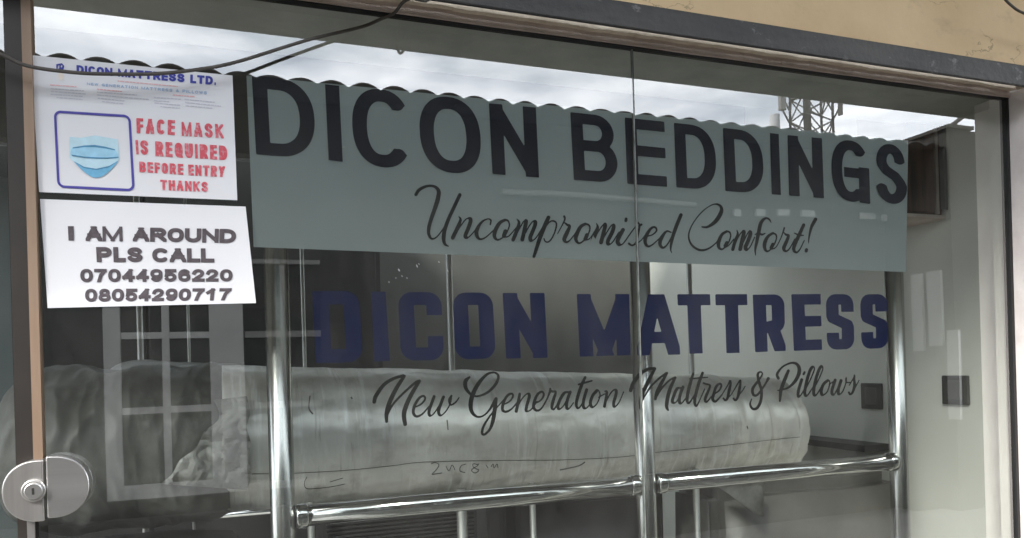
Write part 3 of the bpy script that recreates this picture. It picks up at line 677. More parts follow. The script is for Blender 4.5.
T2 = [(E_, k, [
  [(62, 248, 26), (75, 205, 28), (130, 130, 24), (200, 88, 22), (258, 72, 20)], [(264, 76, 22), (215, 150, 28), (170, 240, 30), (146, 320, 30), (145, 380, 20)],
  [(148, 345, 10), (190, 262, 15), (270, 178, 16), (340, 118, 18), (368, 106, 18)], [(366, 110, 22), (322, 180, 28), (282, 260, 30), (262, 330, 32), (270, 398, 26)],
  [(325, 287, 10), (375, 265, 12), (404, 230, 14), (394, 208, 15), (365, 222, 18), (335, 270, 20), (325, 320, 20), (346, 346, 17), (385, 330, 13), (430, 280, 11)],
  [(465, 212), (447, 260), (430, 315), (440, 342), (470, 318), (512, 250)], [(528, 215), (507, 270), (495, 315), (510, 340), (545, 310), (575, 255), (582, 208)], [(582, 206, 14), (566, 235, 15), (576, 268, 12), (608, 252, 11), (632, 220, 9)]]),
 (F_, k, [
  [(98, 115, 14), (72, 140, 28), (70, 180, 26), (90, 215, 20), (122, 240, 15), (170, 240, 15), (230, 210, 18), (275, 160, 20), (292, 110, 18), (265, 84, 13), (215, 97, 18), (160, 155, 26), (120, 230, 30), (105, 300, 30), (115, 352, 24), (150, 382, 15), (190, 375, 12), (230, 338, 14), (265, 280, 22), (276, 260, 22)],
  [(276, 265, 22), (268, 330, 28), (255, 410, 26), (235, 465, 18), (200, 500, 16), (182, 490, 18), (195, 440, 17), (240, 370, 12), (290, 310, 9), (325, 272, 10)],
  [(320, 302, 10), (365, 280, 12), (390, 245, 14), (380, 226, 15), (350, 242, 18), (325, 290, 20), (320, 335, 20), (345, 348, 16), (385, 325, 12), (432, 268, 10)],
  [(435, 228, 18), (430, 262, 22), (412, 345, 22)], [(418, 318), (455, 255), (488, 226), (500, 245), (482, 310), (480, 343), (510, 335), (552, 278)],
  [(528, 296, 10), (575, 272, 12), (597, 237, 14), (585, 213, 15), (555, 232, 18), (532, 285, 20), (530, 323, 20), (555, 340, 16), (590, 315, 12), (642, 215, 10)]]),
 (G_, k, [
  [(10, 272, 9), (28, 220, 10), (36, 193, 14)], [(34, 200, 12), (50, 212, 16), (72, 216, 16), (56, 270, 22), (46, 318, 20), (60, 332, 13), (82, 298, 9)],
  [(160, 215), (130, 222), (102, 265), (86, 313), (100, 330), (130, 300), (165, 228)], [(170, 215), (150, 270), (145, 316), (160, 328), (192, 288)],
  [(270, 117, 18), (246, 170, 22), (222, 240, 22), (210, 298, 20), (222, 325, 14), (246, 300, 10), (272, 238, 9)], [(225, 165, 12), (270, 152, 14), (315, 140, 12)],
  [(280, 200), (260, 270), (258, 313), (276, 325), (312, 288)],
  [(350, 205), (320, 240), (305, 290), (320, 318), (350, 292), (370, 240), (362, 207), (348, 206)], [(362, 250, 9), (402, 228, 9)],
  [(405, 210, 12), (416, 222, 18), (400, 312, 20)], [(405, 290), (440, 225), (468, 200), (480, 220), (462, 290), (470, 315), (500, 282), (528, 215)]]),
 (H_, 6.725, [
  [(38, 238, 24), (55, 190, 26), (100, 130, 24), (150, 97, 22), (200, 90, 18)], [(202, 92, 18), (160, 170, 26), (122, 250, 28), (105, 310, 26), (104, 358, 18)],
  [(112, 318, 9), (160, 230, 13), (220, 165, 14), (275, 124, 16)], [(282, 122, 18), (245, 190, 24), (215, 250, 24), (204, 295, 20)], [(208, 290, 9), (250, 220, 13), (300, 170, 14), (335, 152, 16)],
  [(338, 152, 18), (306, 220, 24), (286, 290, 26), (280, 345, 24), (290, 370, 14)],
  [(378, 222), (350, 227), (326, 280), (318, 313), (336, 322), (362, 290), (387, 225)], [(390, 215), (370, 270), (365, 313), (380, 325), (412, 288)],
  [(458, 127, 18), (436, 200, 22), (420, 270, 22), (418, 308, 20), (432, 322, 13), (472, 262, 9)], [(522, 120, 18), (496, 190, 22), (475, 270, 22), (468, 318, 20), (480, 343, 14), (502, 305, 9), (536, 228, 9)], [(435, 160, 9), (490, 155, 12), (555, 150, 10)],
  [(527, 188, 12), (545, 195, 14), (572, 207, 14), (552, 260, 20), (538, 300, 20), (550, 315, 13), (582, 278, 9)],
  [(588, 267, 10), (630, 242, 12), (648, 207, 14), (636, 192, 15), (612, 215, 18), (596, 265, 20), (590, 298, 20), (610, 312, 16), (652, 268, 10)],
  [(650, 270, 8), (690, 205, 9), (706, 173, 12), (710, 195, 16), (700, 240, 20), (690, 288, 18), (675, 305, 14), (662, 292, 14)], [(690, 290, 7), (715, 265, 7), (752, 203, 9), (774, 170, 12), (776, 192, 16), (768, 240, 20), (758, 285, 18), (742, 305, 14), (730, 292, 14)], [(762, 275, 8), (790, 240, 8), (808, 210, 8)]]),
 (I_, 6.723, [
  [(190, 192, 22), (178, 215, 14), (150, 260, 14), (115, 303, 16), (90, 300, 18), (85, 260, 20), (120, 210, 16), (150, 165, 12), (138, 147, 12), (120, 162, 16), (126, 210, 20), (144, 270, 20), (140, 340, 20), (115, 390, 20), (85, 395, 18), (68, 365, 14), (78, 330, 8)],
  [(258, 190, 20), (250, 160, 18), (290, 110, 13), (350, 86, 14), (390, 103, 22), (398, 150, 26), (370, 210, 22), (320, 255, 14), (255, 272, 8)], [(325, 140, 20), (300, 200, 24), (276, 270, 24), (268, 343, 14)],
  [(433, 150, 16), (428, 162, 16)], [(415, 200), (396, 260), (390, 300), (402, 312), (440, 255)],
  [(430, 282), (475, 195), (500, 130), (490, 112), (470, 140), (446, 220), (435, 288), (450, 308), (490, 252)],
  [(488, 276), (530, 195), (556, 130), (548, 108), (528, 140), (504, 220), (495, 288), (510, 305), (547, 250)],
  [(590, 205), (560, 232), (546, 280), (556, 303), (585, 282), (603, 230), (600, 207), (588, 206)], [(600, 230, 8), (640, 205, 9)],
  [(640, 202), (622, 255), (618, 288), (632, 300), (660, 252)], [(680, 205), (661, 265), (665, 298), (690, 280), (712, 222), (715, 188)], [(713, 190, 12), (714, 216, 10), (742, 218, 8)],
  [(735, 237, 8), (763, 190, 9), (770, 170, 12), (768, 195, 16), (770, 240, 20), (757, 285, 16), (740, 298, 14), (732, 285, 14)], [(766, 268, 8), (800, 205, 8)]])]
o = fill('script_lettering', strokes(T2, 1.4, 3.1, h=.28), onL, M['char']); tag(o, 'charcoal brush script line on the glass in front of the silver roll', 'lettering')

# ================================================================== paper notices (outside of the glass)
def curl1(x, y):
    u = (x - 31) / 205; v = (y - 60) / 140
    return -.0022 - .004 * max(0, u - .86) ** 1.4 * 8 - .003 * max(0, .1 - v) * 6 - .0012 * math.sin(u * 5 + 1) ** 2
def curl2(x, y):
    u = (x - 40) / 215; v = (y - 203) / 105
    return -.0020 - .005 * max(0, v - .82) ** 1.3 * 6 - .0014 * math.sin(u * 4) ** 2 - .003 * max(0, u - .9) * 5
def paper(name, q, curl, parent, m):
    bm = bmesh.new(); nu, nv = 30, 18; g = []
    for j in range(nv + 1):
        row = []
        for i in range(nu + 1):
            u, v = i / nu, j / nv
            x = (q[0][0] * (1 - u) + q[1][0] * u) * (1 - v) + (q[3][0] * (1 - u) + q[2][0] * u) * v
            y = (q[0][1] * (1 - u) + q[1][1] * u) * (1 - v) + (q[3][1] * (1 - u) + q[2][1] * u) * v
            row.append(bm.verts.new(P(x, y, curl(x, y))))
        g.append(row)
    for j in range(nv):
        for i in range(nu): bm.faces.new((g[j][i], g[j][i + 1], g[j + 1][i + 1], g[j + 1][i]))
    return fin(bm, name, m, parent, smooth=True)
def printer(curl): return lambda x, y: P(x, y, curl(x, y) - .0009)
n1 = thing('paper_notice', 'white printed notice with a blue face mask picture and red capitals taped on the glass', 'notice', tuple(P(135, 190, -.003)))
paper('sheet', [(31, 55), (232.5, 75.5), (237.3, 200.2), (39, 192)], curl1, n1, M['paper'])
p1 = printer(curl1)
c1 = lambda pts: [(30 + x / 6.727, 50 + y / 6.727) for x, y in pts]
c2 = lambda pts: [(130 + x / 7.68, 60 + y / 7.68) for x, y in pts]
hq = [(76.4, 65.0), (216.6, 76.6), (216.4, 85.2), (76.6, 73.0)]
fill('heading', line_text('DICON MATTRESS LTD.', hq, .17, gap=.13, res=30), p1, M['blue_ink'], n1)
sq_ = [(87, 82.4), (207, 91.4), (206.8, 94.4), (87, 85.0)]
fill('subheading', line_text('NEW GENERATION MATTRESS & PILLOWS', sq_, .13, gap=.35, res=22), p1, M['cyan_ink'], n1)
def dashes(x0, y0, x1, y1, h, seed):
    """a line of print too small to read: little word-long blocks"""
    rnd = random.Random(seed); lp = []; t = 0
    L_ = math.hypot(x1 - x0, y1 - y0)
    while t < L_ - 1:
        w = min(rnd.uniform(1.4, 5), L_ - t); u = t / L_; v = (t + w) / L_
        a = (x0 + (x1 - x0) * u, y0 + (y1 - y0) * u); b = (x0 + (x1 - x0) * v, y0 + (y1 - y0) * v)
        lp.append([a, b, (b[0], b[1] + h), (a[0], a[1] + h)]); t += w + .6
    return lp
for a_ in ((117.5, 80.5, 178, 86, .9, 1), (50, 84.3, 76.5, 86.2, 1.0, 2), (97, 88.6, 122, 91, 1.0, 3), (173, 94.4, 196, 96.2, 1.0, 4)): fill('small_heading', dashes(*a_), p1, M['pink_ink'], n1)
tl = []
for i, (a, b, c, d) in enumerate([(50.5, 88, 84, 90.2), (51, 90.8, 87, 93.6), (50.5, 93.8, 83.5, 96), (56.5, 97, 82.5, 99), (97, 91.6, 137, 94.6), (97, 94.5, 149, 99), (97.5, 97.6, 124.5, 100.4), (102, 101, 124.5, 103.4),
        (154, 96.8, 181, 98.8), (154, 99.8, 169, 101.2), (154.5, 102.4, 180, 104.8), (160.5, 106, 180, 107.6), (184.5, 98.6, 215, 101.8), (185, 101.8, 221, 105.6), (185.5, 105, 212, 107.6)]):
    tl.append(dashes(a, b, c, d, .9, 10 + i))
for a_, b_ in ((0, 4), (4, 8), (8, 12), (12, 15)): fill('address_block', sum(tl[a_:b_], []), p1, M['tiny_ink'], n1)
em = [[(56.2, 64.2), (62, 63.2), (64.2, 66), (63.6, 69.3), (60.5, 70.3), (56.5, 69.8)], [(58, 65.6), (59.6, 65.2), (59.2, 68.4), (57.6, 68.8)], [(60.8, 64.8), (62.6, 65.4), (62, 67.4), (60.6, 67.2)]]
fill('emblem', em, p1, M['blue_ink'], n1)
fill('emblem_base', [[(59, 71.5), (62, 71.8), (63.6, 77), (62, 80.6), (59.6, 80.4), (58.2, 76)]], p1, M['gold_ink'], n1)
# violet rounded frame
def rring(q, w, hh, t, r):
    def rr_(i, rad):
        o = []
        for cx, cy, a in ((w - i - rad, i + rad, -90), (w - i - rad, hh - i - rad, 0), (i + rad, hh - i - rad, 90), (i + rad, i + rad, 180)):
            o += [(p[0] / w, p[1] / hh) for p in arc(cx, cy, rad, rad, a, a + 90, 7)]
        return o
    return in_quad([rr_(0, r), rr_(t, r - t)], q)
fill('picture_frame', rring([(53.6, 110.2), (130.6, 115.0), (134.8, 191.5), (57.3, 187.6)], 77, 77, 2.5, 7), p1, M['frame_ink'], n1)
cm = lambda pts: [(40 + x / 5.66, 105 + y / 5.66) for x, y in pts]
p1b = lambda x, y: P(x, y, curl1(x, y) - .0013); p1c = lambda x, y: P(x, y, curl1(x, y) - .0017)
msk = fill('mask_picture', [cm([(168, 180), (230, 186), (310, 172), (380, 184), (440, 195), (450, 305), (420, 345), (380, 385), (345, 408), (315, 413), (285, 405), (240, 370), (195, 325), (168, 300)])], p1, M['mask1'], n1)
fill('fold', [cm(catmull([(180, 243), (240, 234), (310, 230), (375, 240), (425, 254), (440, 300), (370, 300), (300, 300), (230, 292), (175, 282), (180, 243)], 4)[:-1])], p1b, M['mask2'], msk)
fill('fold', [cm(catmull([(190, 318), (250, 350), (320, 362), (390, 345), (442, 315), (420, 345), (380, 385), (345, 406), (315, 411), (285, 403), (240, 370), (190, 318)], 4)[:-1])], p1b, M['mask3'], msk)
fill('fold_line', [cm([(185, 240), (250, 229), (310, 226), (370, 236), (425, 251), (425, 257), (370, 246), (310, 238), (250, 238), (185, 246)]), cm([(180, 281), (250, 292), (320, 296), (380, 297), (445, 293), (445, 298), (380, 304), (320, 304), (250, 299), (180, 287)]), cm([(192, 318), (250, 350), (318, 361), (390, 345), (440, 318), (390, 353), (318, 368), (250, 357)])], p1c, M['mask4'], msk)
cf = lambda pts: [(130 + x / 5.383, 105 + y / 5.383) for x, y in pts]
red = line_text('FACE', cf([(34, 70), (243, 82), (241, 162), (36, 152)]), .13, gap=.30) + line_text('MASK', cf([(277, 90), (501, 104), (505, 180), (279, 166)]), .13, gap=.30)
red += line_text('IS', cf([(28, 187), (98, 191), (98, 269), (34, 265)]), .13, gap=.25) + line_text('REQUIRED', cf([(135, 195), (522, 220), (524, 297), (137, 275)]), .14, gap=.26)
red += line_text('BEFORE', cf([(49, 304), (287, 318), (287, 376), (51, 361)]), .14, gap=.24) + line_text('ENTRY', cf([(313, 320), (512, 330), (508, 388), (315, 378)]), .14, gap=.24)
red += line_text('THANKS', cf([(162, 402), (420, 414), (419, 468), (165, 458)]), .14, gap=.24)
fill('red_lettering', red, p1, M['red'], n1)
n2 = thing('paper_notice', 'plain white notice with grey capitals and two phone numbers, below the face mask sheet', 'notice', tuple(P(150, 300, -.003)))
paper('sheet', [(40, 199), (245.6, 206.6), (256, 303), (47.6, 308)], curl2, n2, M['paper'])
p2 = printer(curl2)
cg = lambda pts: [(60 + x / 5.389, 215 + y / 5.389) for x, y in pts]
gr = line_text('I', cg([(42, 60), (74, 60), (76, 138), (46, 138)]), .2) + line_text('AM', cg([(136, 60), (336, 62), (338, 142), (138, 140)]), .18, gap=.02)
gr += line_text('AROUND', cg([(392, 66), (950, 76), (948, 152), (392, 142)]), .18, gap=.05)
gr += line_text('PLS', cg([(194, 172), (445, 174), (446, 254), (198, 254)]), .18, gap=.10) + line_text('CALL', cg([(496, 178), (830, 180), (832, 256), (498, 254)]), .18, gap=.04)
gr += line_text('07044956220', cg([(108, 290), (930, 292), (930, 358), (110, 362)]), .165, gap=.10, fixed=1.0)
gr += line_text('08054290717', cg([(134, 398), (926, 394), (918, 460), (136, 468)]), .165, gap=.10, fixed=1.0)
fill('grey_lettering', gr, p2, M['grey_ink'], n2)

# ================================================================== cable hanging in front of the glass
cab = [(-90, 18, -.05), (-30, 44, -.046), (0, 54, -.044), (28, 66, -.042), (74, 72.5, -.040), (112, 74, -.038), (160, 73.5, -.036), (208, 68, -.034), (240, 61, -.032), (288, 46, -.026), (315, 38, -.022), (345, 31, -.014), (366, 25.5, -.006), (381, 19, -.006)]
def XZ(x, Y, z): return (P(x, 12, Y).x, Y, z)
cabt = [XZ(394, -.012, 2.004), XZ(403, -.028, 2.018), XZ(412, -.052, 2.016), XZ(421, -.098, 1.992), XZ(430, -.116, 1.988), XZ(446, -.118, 2.030), XZ(470, -.120, 2.075), XZ(500, -.12, 2.12)]
o = TB('cable', M['cable'], catmull([tuple(P(a, b, c)) for a, b, c in cab] + cabt, 6), .0030, None, 8)
tag(o, 'thin dark cable sagging across the top left of the glass over the mask notice', 'cable')
o = TB('cable', M['cable'], catmull([tuple(P(a, b, -.10)) for a, b in [(985, -40), (1000, -8), (1012, 6), (1026, 14), (1060, 24)]], 6), .003, None, 8)
tag(o, 'short dark wire on the yellow plaster at the top right corner', 'cable')

# ================================================================== inside the shop
YP = .10
rack = thing('display_rack', 'shiny stainless steel tube rack standing just behind the window glass', 'display rack', (.85, YP, .02))
px_ = [.0755, .851, 1.594]
for x in px_:
    po = TB('post', M['satin'], [(x, YP, .02), (x, YP, 1.79)], .0225, rack, 24)
    bm = bmesh.new(); tube(bm, [(x, YP, .02), (x, YP, .028)], .04, 24); fin(bm, 'foot_flange', M['chrome'], po, smooth=False)
for a, b in ((.0755, .851), (.851, 1.594)):
    rl = TB('rail', M['chrome'], [(a + .024, YP - .005, 1.081), (b - .024, YP - .005, 1.081)], .0205, rack, 24)
    for xx in (a + .034, b - .034):
        bm = bmesh.new(); tube(bm, [(xx - .011, YP - .005, 1.081), (xx - .007, YP - .005, 1.081), (xx + .007, YP - .005, 1.081), (xx + .011, YP - .005, 1.081)], [.0215, .0235, .0235, .0215], 24); fin(bm, 'collar', M['chrome'], rl, smooth=True)
YB = 1.05
for x_, y_, r_ in ((140, 330, .0085), (188.5, 330, .0042), (303, 300, .006), (450, 300, .0105), (690, 310, .0105)):
    p_ = P(x_, y_, YB)
    TB('rear_post', M['dull_tube'], [(p_.x, YB, .02), (p_.x, YB, 1.95)], r_, rack, 14)
for x_, r_ in ((311, .008), (462, .0125), (533, .008), (697, .009)):
    p_ = P(x_, 522, .37)
    TB('leg', M['dull_tube'], [(p_.x, .37, .02), (p_.x, .37, 1.06)], r_, rack, 14)
for z_ in (.93,):
    TB('cross_rail', M['chrome'], [(P(139, 330, YB).x, YB, z_), (1.75, YB, z_)], .011, rack, 10)
# rolls
def roll_mesh(A, B, rA, rB, tip_l, tip_r, nl=140, na=64, amp=.004, seed=0.0, wr=1.0, crease=False):
    A = Vector(A); B = Vector(B); bm = bmesh.new(); d = (B - A); rings = []
    for i in range(nl + 1):
        t = i / nl; c_ = A + d * t; r_ = rA + (rB - rA) * t
        if tip_l and t < tip_l: r_ *= .35 + .65 * math.sqrt(max(0, 1 - (1 - t / tip_l) ** 2.2))
        if crease:                                   # rim of the core, then the loose skirt of the wrapping
            xx = A.x + d.x * t; r_ *= 1 - .035 * math.exp(-((xx - 1.325) / .016) ** 2) - .055 * max(0, min(1, (xx - 1.325) / .10)) + .012 * math.exp(-((xx - 1.265) / .05) ** 2)
        if tip_r and 1 - t < tip_r: r_ *= .25 + .75 * math.sqrt(max(0, 1 - (1 - (1 - t) / tip_r) ** 2.2))
        ring = []
        for kx in range(na):
            a = 2 * math.pi * kx / na
            x = c_.x
            n1_ = mnoise.noise((x * 2.2 + seed, math.cos(a) * 1.1, math.sin(a) * 1.1))
            n2_ = mnoise.noise((x * 16 + seed, math.cos(a) * .8, math.sin(a) * .8)); n3_ = mnoise.noise((x * 9 + seed, a * 5, 3.3))
            rr2 = r_ + amp * (1.6 * n1_ + wr * (.55 * n2_ + .5 * n3_))
            if crease:
                cw = .55 + 1.3 * max(0, (x - 1.05)) + .5 * max(0, .25 - x) * 4
                q_ = Vector((x * 7, math.cos(a) * 1.2, math.sin(a) * 1.2))
                rr2 += .0060 * cw * (.45 - abs(mnoise.noise(q_ * 1.3 + Vector((0, 5, 1))))) + .0026 * cw * (.45 - abs(mnoise.noise(Vector((x * 22, a * 2.2, 8))))) - .0032 * max(0, .12 - abs(mnoise.noise(Vector((x * 5 + a * 1.7, a * 2.5 - x * 2, 2.2))))) / .12 * cw
            ring.append(bm.verts.new((x, c_.y + rr2 * math.cos(a), c_.z + rr2 * math.sin(a))))
        rings.append(ring)
    for r1, r2 in zip(rings, rings[1:]):
        for kx in range(na): bm.faces.new((r1[kx], r1[(kx + 1) % na], r2[(kx + 1) % na], r2[kx]))
    bm.faces.new(rings[0]); bm.faces.new(list(reversed(rings[-1])))
    return bm
roll = thing('mattress_roll', 'long silvery plastic wrapped mattress roll lying behind the front rail', 'mattress roll', (.85, .5, 1.02))
bm = roll_mesh((-.03, .50, 1.203), (1.54, .50, 1.150), .168, .150, .0, .0, amp=.0036, nl=330, na=110, wr=1.0, crease=True)
bvh = BVHTree.FromBMesh(bm)
fin(bm, 'roll_body', M['plastic'], roll, smooth=True)
bm = bmesh.new(); rings = []; nl, na = 150, 96          # the wrapping runs on to the left over the softer end of the roll
for i in range(nl + 1):
    t = i / nl; x = -.46 + .44 * t; r_ = .166 * (.55 + .45 * math.sqrt(max(0, 1 - (1 - min(1, t / .30)) ** 2))) * (1 - .07 * math.exp(-((x + .02) / .02) ** 2))
    ring = []
    for kx in range(na):
        a = 2 * math.pi * kx / na; p_ = Vector((x, .5 + r_ * math.cos(a), 1.198 + r_ * math.sin(a)))
        cr_ = sum(w_ * (.5 - abs(mnoise.noise(Vector((p_.x * f_ * 1.5, p_.y * f_, p_.z * f_ * .8)) + Vector((7, 3, q_))))) * 1.6 for f_, w_, q_ in ((4, .014, 1), (9, .010, 2), (20, .005, 3)))
        p_ += Vector((0, math.cos(a), math.sin(a))) * cr_; ring.append(bm.verts.new(p_))
    rings.append(ring)
for r1, r2 in zip(rings, rings[1:]):
    for kx in range(na): bm.faces.new((r1[kx], r1[(kx + 1) % na], r2[(kx + 1) % na], r2[kx]))
bm.faces.new(rings[0]); bm.faces.new(list(reversed(rings[-1])))
bvt = BVHTree.FromBMesh(bm)
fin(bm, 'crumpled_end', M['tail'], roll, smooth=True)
bm = bmesh.new(); g = []                                  # fold of film in a lighter colour, painting the highlight on the crumpled end
lo_ = catmull([(214, 400), (219, 418), (204, 432), (196, 448), (180, 460), (172, 474), (160, 484)], 6); hi_ = catmull([(247, 396), (250, 412), (247, 428), (251, 444), (248, 460), (251, 474), (247, 490)], 6)
for (xa, ya), (xb, yb) in zip(lo_, hi_):
    row = []
    for i in range(25):
        u = i / 24; x, y = xa + (xb - xa) * u, ya + (yb - ya) * u
        v_ = ray(x, y).normalized(); h_ = bvt.ray_cast(cO, v_); h2 = bvh.ray_cast(cO, v_)
        hs = [q[0] for q in (h_, h2) if q[0] is not None]
        p_ = min(hs, key=lambda q: (q - cO).length) if hs else P(x, y, .40)
        p_ = p_ - v_ * (.006 + .022 * abs(mnoise.noise(p_ * 17)) + .010 * abs(mnoise.noise(p_ * 41)))
        row.append(bm.verts.new(p_))
    g.append(row)
for r1, r2 in zip(g, g[1:]):
    for i in range(24): bm.faces.new((r1[i], r1[i + 1], r2[i + 1], r2[i]))
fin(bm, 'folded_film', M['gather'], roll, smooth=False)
bm = bmesh.new()                                            # loose flap hanging under the rail
g = [[None] * 9 for _ in range(9)]
for j in range(9):
    for i in range(9):
        u, v = i / 8, j / 8
        c_ = P(718 + 46 * u + 12 * v * (1 - u), 487 - 5 * u + (8 + 30 * u) * v * (1 if u < .95 else .9), .36)
        g[j][i] = bm.verts.new(c_ + Vector((0, .006 * mnoise.noise(c_ * 22), 0)))
for j in range(8):
    for i in range(8): bm.faces.new((g[j][i], g[j][i + 1], g[j + 1][i + 1], g[j + 1][i]))
bmesh.ops.solidify(bm, geom=list(bm.faces), thickness=.001)
fin(bm, 'loose_flap', M['gather'], roll, smooth=True)
def on_roll(pts, lift=.0015):
    o_ = []
    for x, y in pts:
        v = ray(x, y).normalized(); h_ = bvh.ray_cast(cO, v)
        if h_[0] is not None: o_.append(h_[0] - v * lift)
    return o_
def marks(name, sts, m, rad):
    bm = bmesh.new()
    for st in sts:
        p_ = on_roll(catmull(st, 5))
        if len(p_) > 1: tube(bm, p_, rad, 5)
    fin(bm, name, m, roll)
marks('tape_seam', [[(252, 474), (300, 473), (350, 470), (390, 466), (425, 462), (500, 460.5), (560, 460), (620, 457), (660, 452), (720, 446), (770, 440), (800, 437)]], M['seam'], .0007)
for st in ([[(431, 464), (435, 462.5), (439, 465), (436, 470), (432, 474.5), (437, 473.5), (442, 473)]], [[(446, 466), (449, 471), (452, 465), (455, 470)]], [[(466, 464), (461, 466), (460, 471), (465, 472.5)]],
    [[(478, 464.5), (473, 464), (474, 468), (479, 470), (475, 473), (471.5, 470), (477, 466), (479, 463.5)]], [[(486, 465), (488, 468)]], [[(491, 467), (493, 464), (494, 468), (497, 464), (498, 468)]], [[(307, 477), (304.5, 482), (305, 487), (310, 489), (330, 487), (345, 484)]], [[(330, 482), (343, 478)]]): marks('pen_mark', st, M['pen'], .0007)
for st in ([(351, 397), (352, 399)], [(447, 420), (448, 430)], [(310, 396), (309, 408), (313, 414)], [(560, 470), (578, 466), (585, 462)], [(747, 426), (748, 429)]): marks('scuff', [st], M['scuff'], .0016)
bm = roll_mesh((-.35, .88, 1.235), (1.50, .84, 1.145), .165, .15, .06, .10, amp=.006, seed=9)
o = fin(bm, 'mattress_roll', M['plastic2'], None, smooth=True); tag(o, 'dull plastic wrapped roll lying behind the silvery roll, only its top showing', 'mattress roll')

# bundles under the rail
def soft_block(name, m, x0, x1, y0, y1, z0, z1, seed, amp=.012):
    bm = bmesh.new(); box(bm, x0, x1, y0, y1, z0, z1)
    bmesh.ops.bevel(bm, geom=list(bm.edges), offset=.035, segments=4, affect='EDGES')
    bmesh.ops.subdivide_edges(bm, edges=list(bm.edges), cuts=3, use_grid_fill=True)
    for v in bm.verts:
        n_ = mnoise.noise_vector((v.co.x * 5 + seed, v.co.y * 5, v.co.z * 5)); v.co += amp * Vector(n_)
    return fin(bm, name, m, None, smooth=True)
o = soft_block('wrapped_mattress', M['bundle'], 1.27, 1.96, .44, .68, .02, .985, 2.0); tag(o, 'pale brown wrapped mattress standing below the right end of the silvery roll', 'mattress')
o = soft_block('wrapped_mattress', M['dim'], .70, 1.22, .60, .82, .02, .99, 5.0); tag(o, 'dark grey wrapped mattress standing below the middle of the silvery roll', 'mattress')
o = soft_block('wrapped_bundle', M['dark'], -.55, .02, .36, .62, .02, .985, 8.0, .03); tag(o, 'dark crumpled bundle under the left end of the silvery roll', 'bundle')
st_ = thing('louvred_crate', 'dark crate with fine horizontal slats standing under the left rail', 'crate', (.36, .5, .02))
bm = bmesh.new(); box(bm, .18, .56, .44, .60, .02, 1.022); fin(bm, 'body', M['dark'], st_)
bm = bmesh.new()
for i in range(80): box(bm, .19, .55, .428, .4395, .22 + i * .010, .2245 + i * .010)
fin(bm, 'slats', M['dim'], st_)
# shelf along the side wall
o = BX('shelf', M['black'], 1.885, 1.989, .50, .98, 1.045, 1.066); tag(o, 'thin black shelf board on the right side wall behind the rail', 'shelf')
bx_ = thing('wall_box', 'dark brown wooden box hung high on the right side wall, right of the banner', 'wall box', (1.92, .36, 1.76))
zb = P(930, 217, .28).z
BX('body', M['rust'], 1.85, 1.989, .285, .46, zb + .006, 2.10, bx_); BX('door', M['rust2'], 1.856, 1.955, .276, .2845, zb + .012, 2.09, bx_, .002)
BX('ledge', M['mauve'], 1.835, 1.989, .270, .47, zb - .006, zb + .0055, bx_, .002); BX('trim', M['mauve'], 1.962, 1.972, .277, .2845, zb + .01, 2.09, bx_); BX('conduit', M['socket2'], 1.976, 1.988, .262, .276, zb + .02, 2.3, bx_)
# switches on the side wall
def switch(x_, y_, label):
    p_ = PXp(x_, y_, 1.99)
    t_ = thing('light_switch', label, 'light switch', (1.989, p_.y, p_.z), 'switches on the side wall')
    bm = bmesh.new(); box(bm, 1.980, 1.9895, p_.y - .043, p_.y + .043, p_.z - .043, p_.z + .043); fin(bm, 'plate', M['socket'], t_, bevel=.003)
    bm = bmesh.new(); box(bm, 1.974, 1.981, p_.y - .026, p_.y + .020, p_.z - .028, p_.z + .028); fin(bm, 'rocker', M['socket2'], t_, bevel=.002)
switch(957, 390, 'dark square light switch right of the rightmost steel post')
switch(873, 396, 'dark square light switch left of the rightmost steel post')
# board leaning behind the door
bm = bmesh.new(); box(bm, -1.35, -.44, .52, .56, .45, 1.79)
o = fin(bm, 'leaning_board', M['board'], None, bevel=.004); tag(o, 'blue grey board standing inside behind the glass door', 'board')
# dark cabinet at the back left
cb_ = thing('cabinet', 'tall dark cabinet against the rear wall behind the notices', 'cabinet', (-.3, 1.85, .02))
BX('body', M['dark'], -1.1, .55, 1.62, 2.08, .02, 2.2, cb_); BX('door', M['dark'], -1.08, -.30, 1.60, 1.619, .1, 2.15, cb_, .004); BX('door', M['dark'], -.29, .53, 1.60, 1.619, .1, 2.15, cb_, .004)

# ================================================================== across the lane (seen as reflections)
YE, YW = -3.5, -4.15
opp = thing('grey_house', 'low grey rendered house across the lane with a corrugated roof and white windows', 'house', (1.5, YW, -.1))
bm = bmesh.new(); box(bm, -9, 5.9, YW - 1.7, YW, -.1, 3.285); fin(bm, 'wall', M['opp'], opp)
bm = bmesh.new(); pitch = .19; nx_ = 1000; x0_, x1_ = -9.2, 5.93; slope = .20
rows = []
for j, (yy, dz) in enumerate(((YE, 0), (YE - .6, 0), (YE - 2.4, 0), (YE - 2.4, -.012), (YE - .6, -.012), (YE, -.012))):
    row = []
    for i in range(nx_ + 1):
        x = x0_ + (x1_ - x0_) * i / nx_
        ph = 2 * math.pi * x / pitch + .9 + 1.3 * mnoise.noise((x * 1.3, 7, 2)); s = 1.5 * abs(math.sin(ph / 2)) ** .8 - .9; am = .024 + .012 * mnoise.noise((x * 1.7, 1, 9)); zz = 3.196 + am * s + .012 * mnoise.noise((x * .9, 3, 1)) + .010 * mnoise.noise((math.floor(x / pitch * .25), 2, 7)) + (YE - yy) * slope + dz
        row.append(bm.verts.new((x, yy, zz)))
    rows.append(row)
rows.append(rows[0])
for r1, r2 in zip(rows, rows[1:]):
    for i in range(nx_): bm.faces.new((r1[i], r1[i + 1], r2[i + 1], r2[i]))
roof = fin(bm, 'roof', M['roof'], opp, smooth=True)
BX('plinth', M['plinth'], -9, 5.85, YW + .001, YW + .06, -.099, .42, opp)
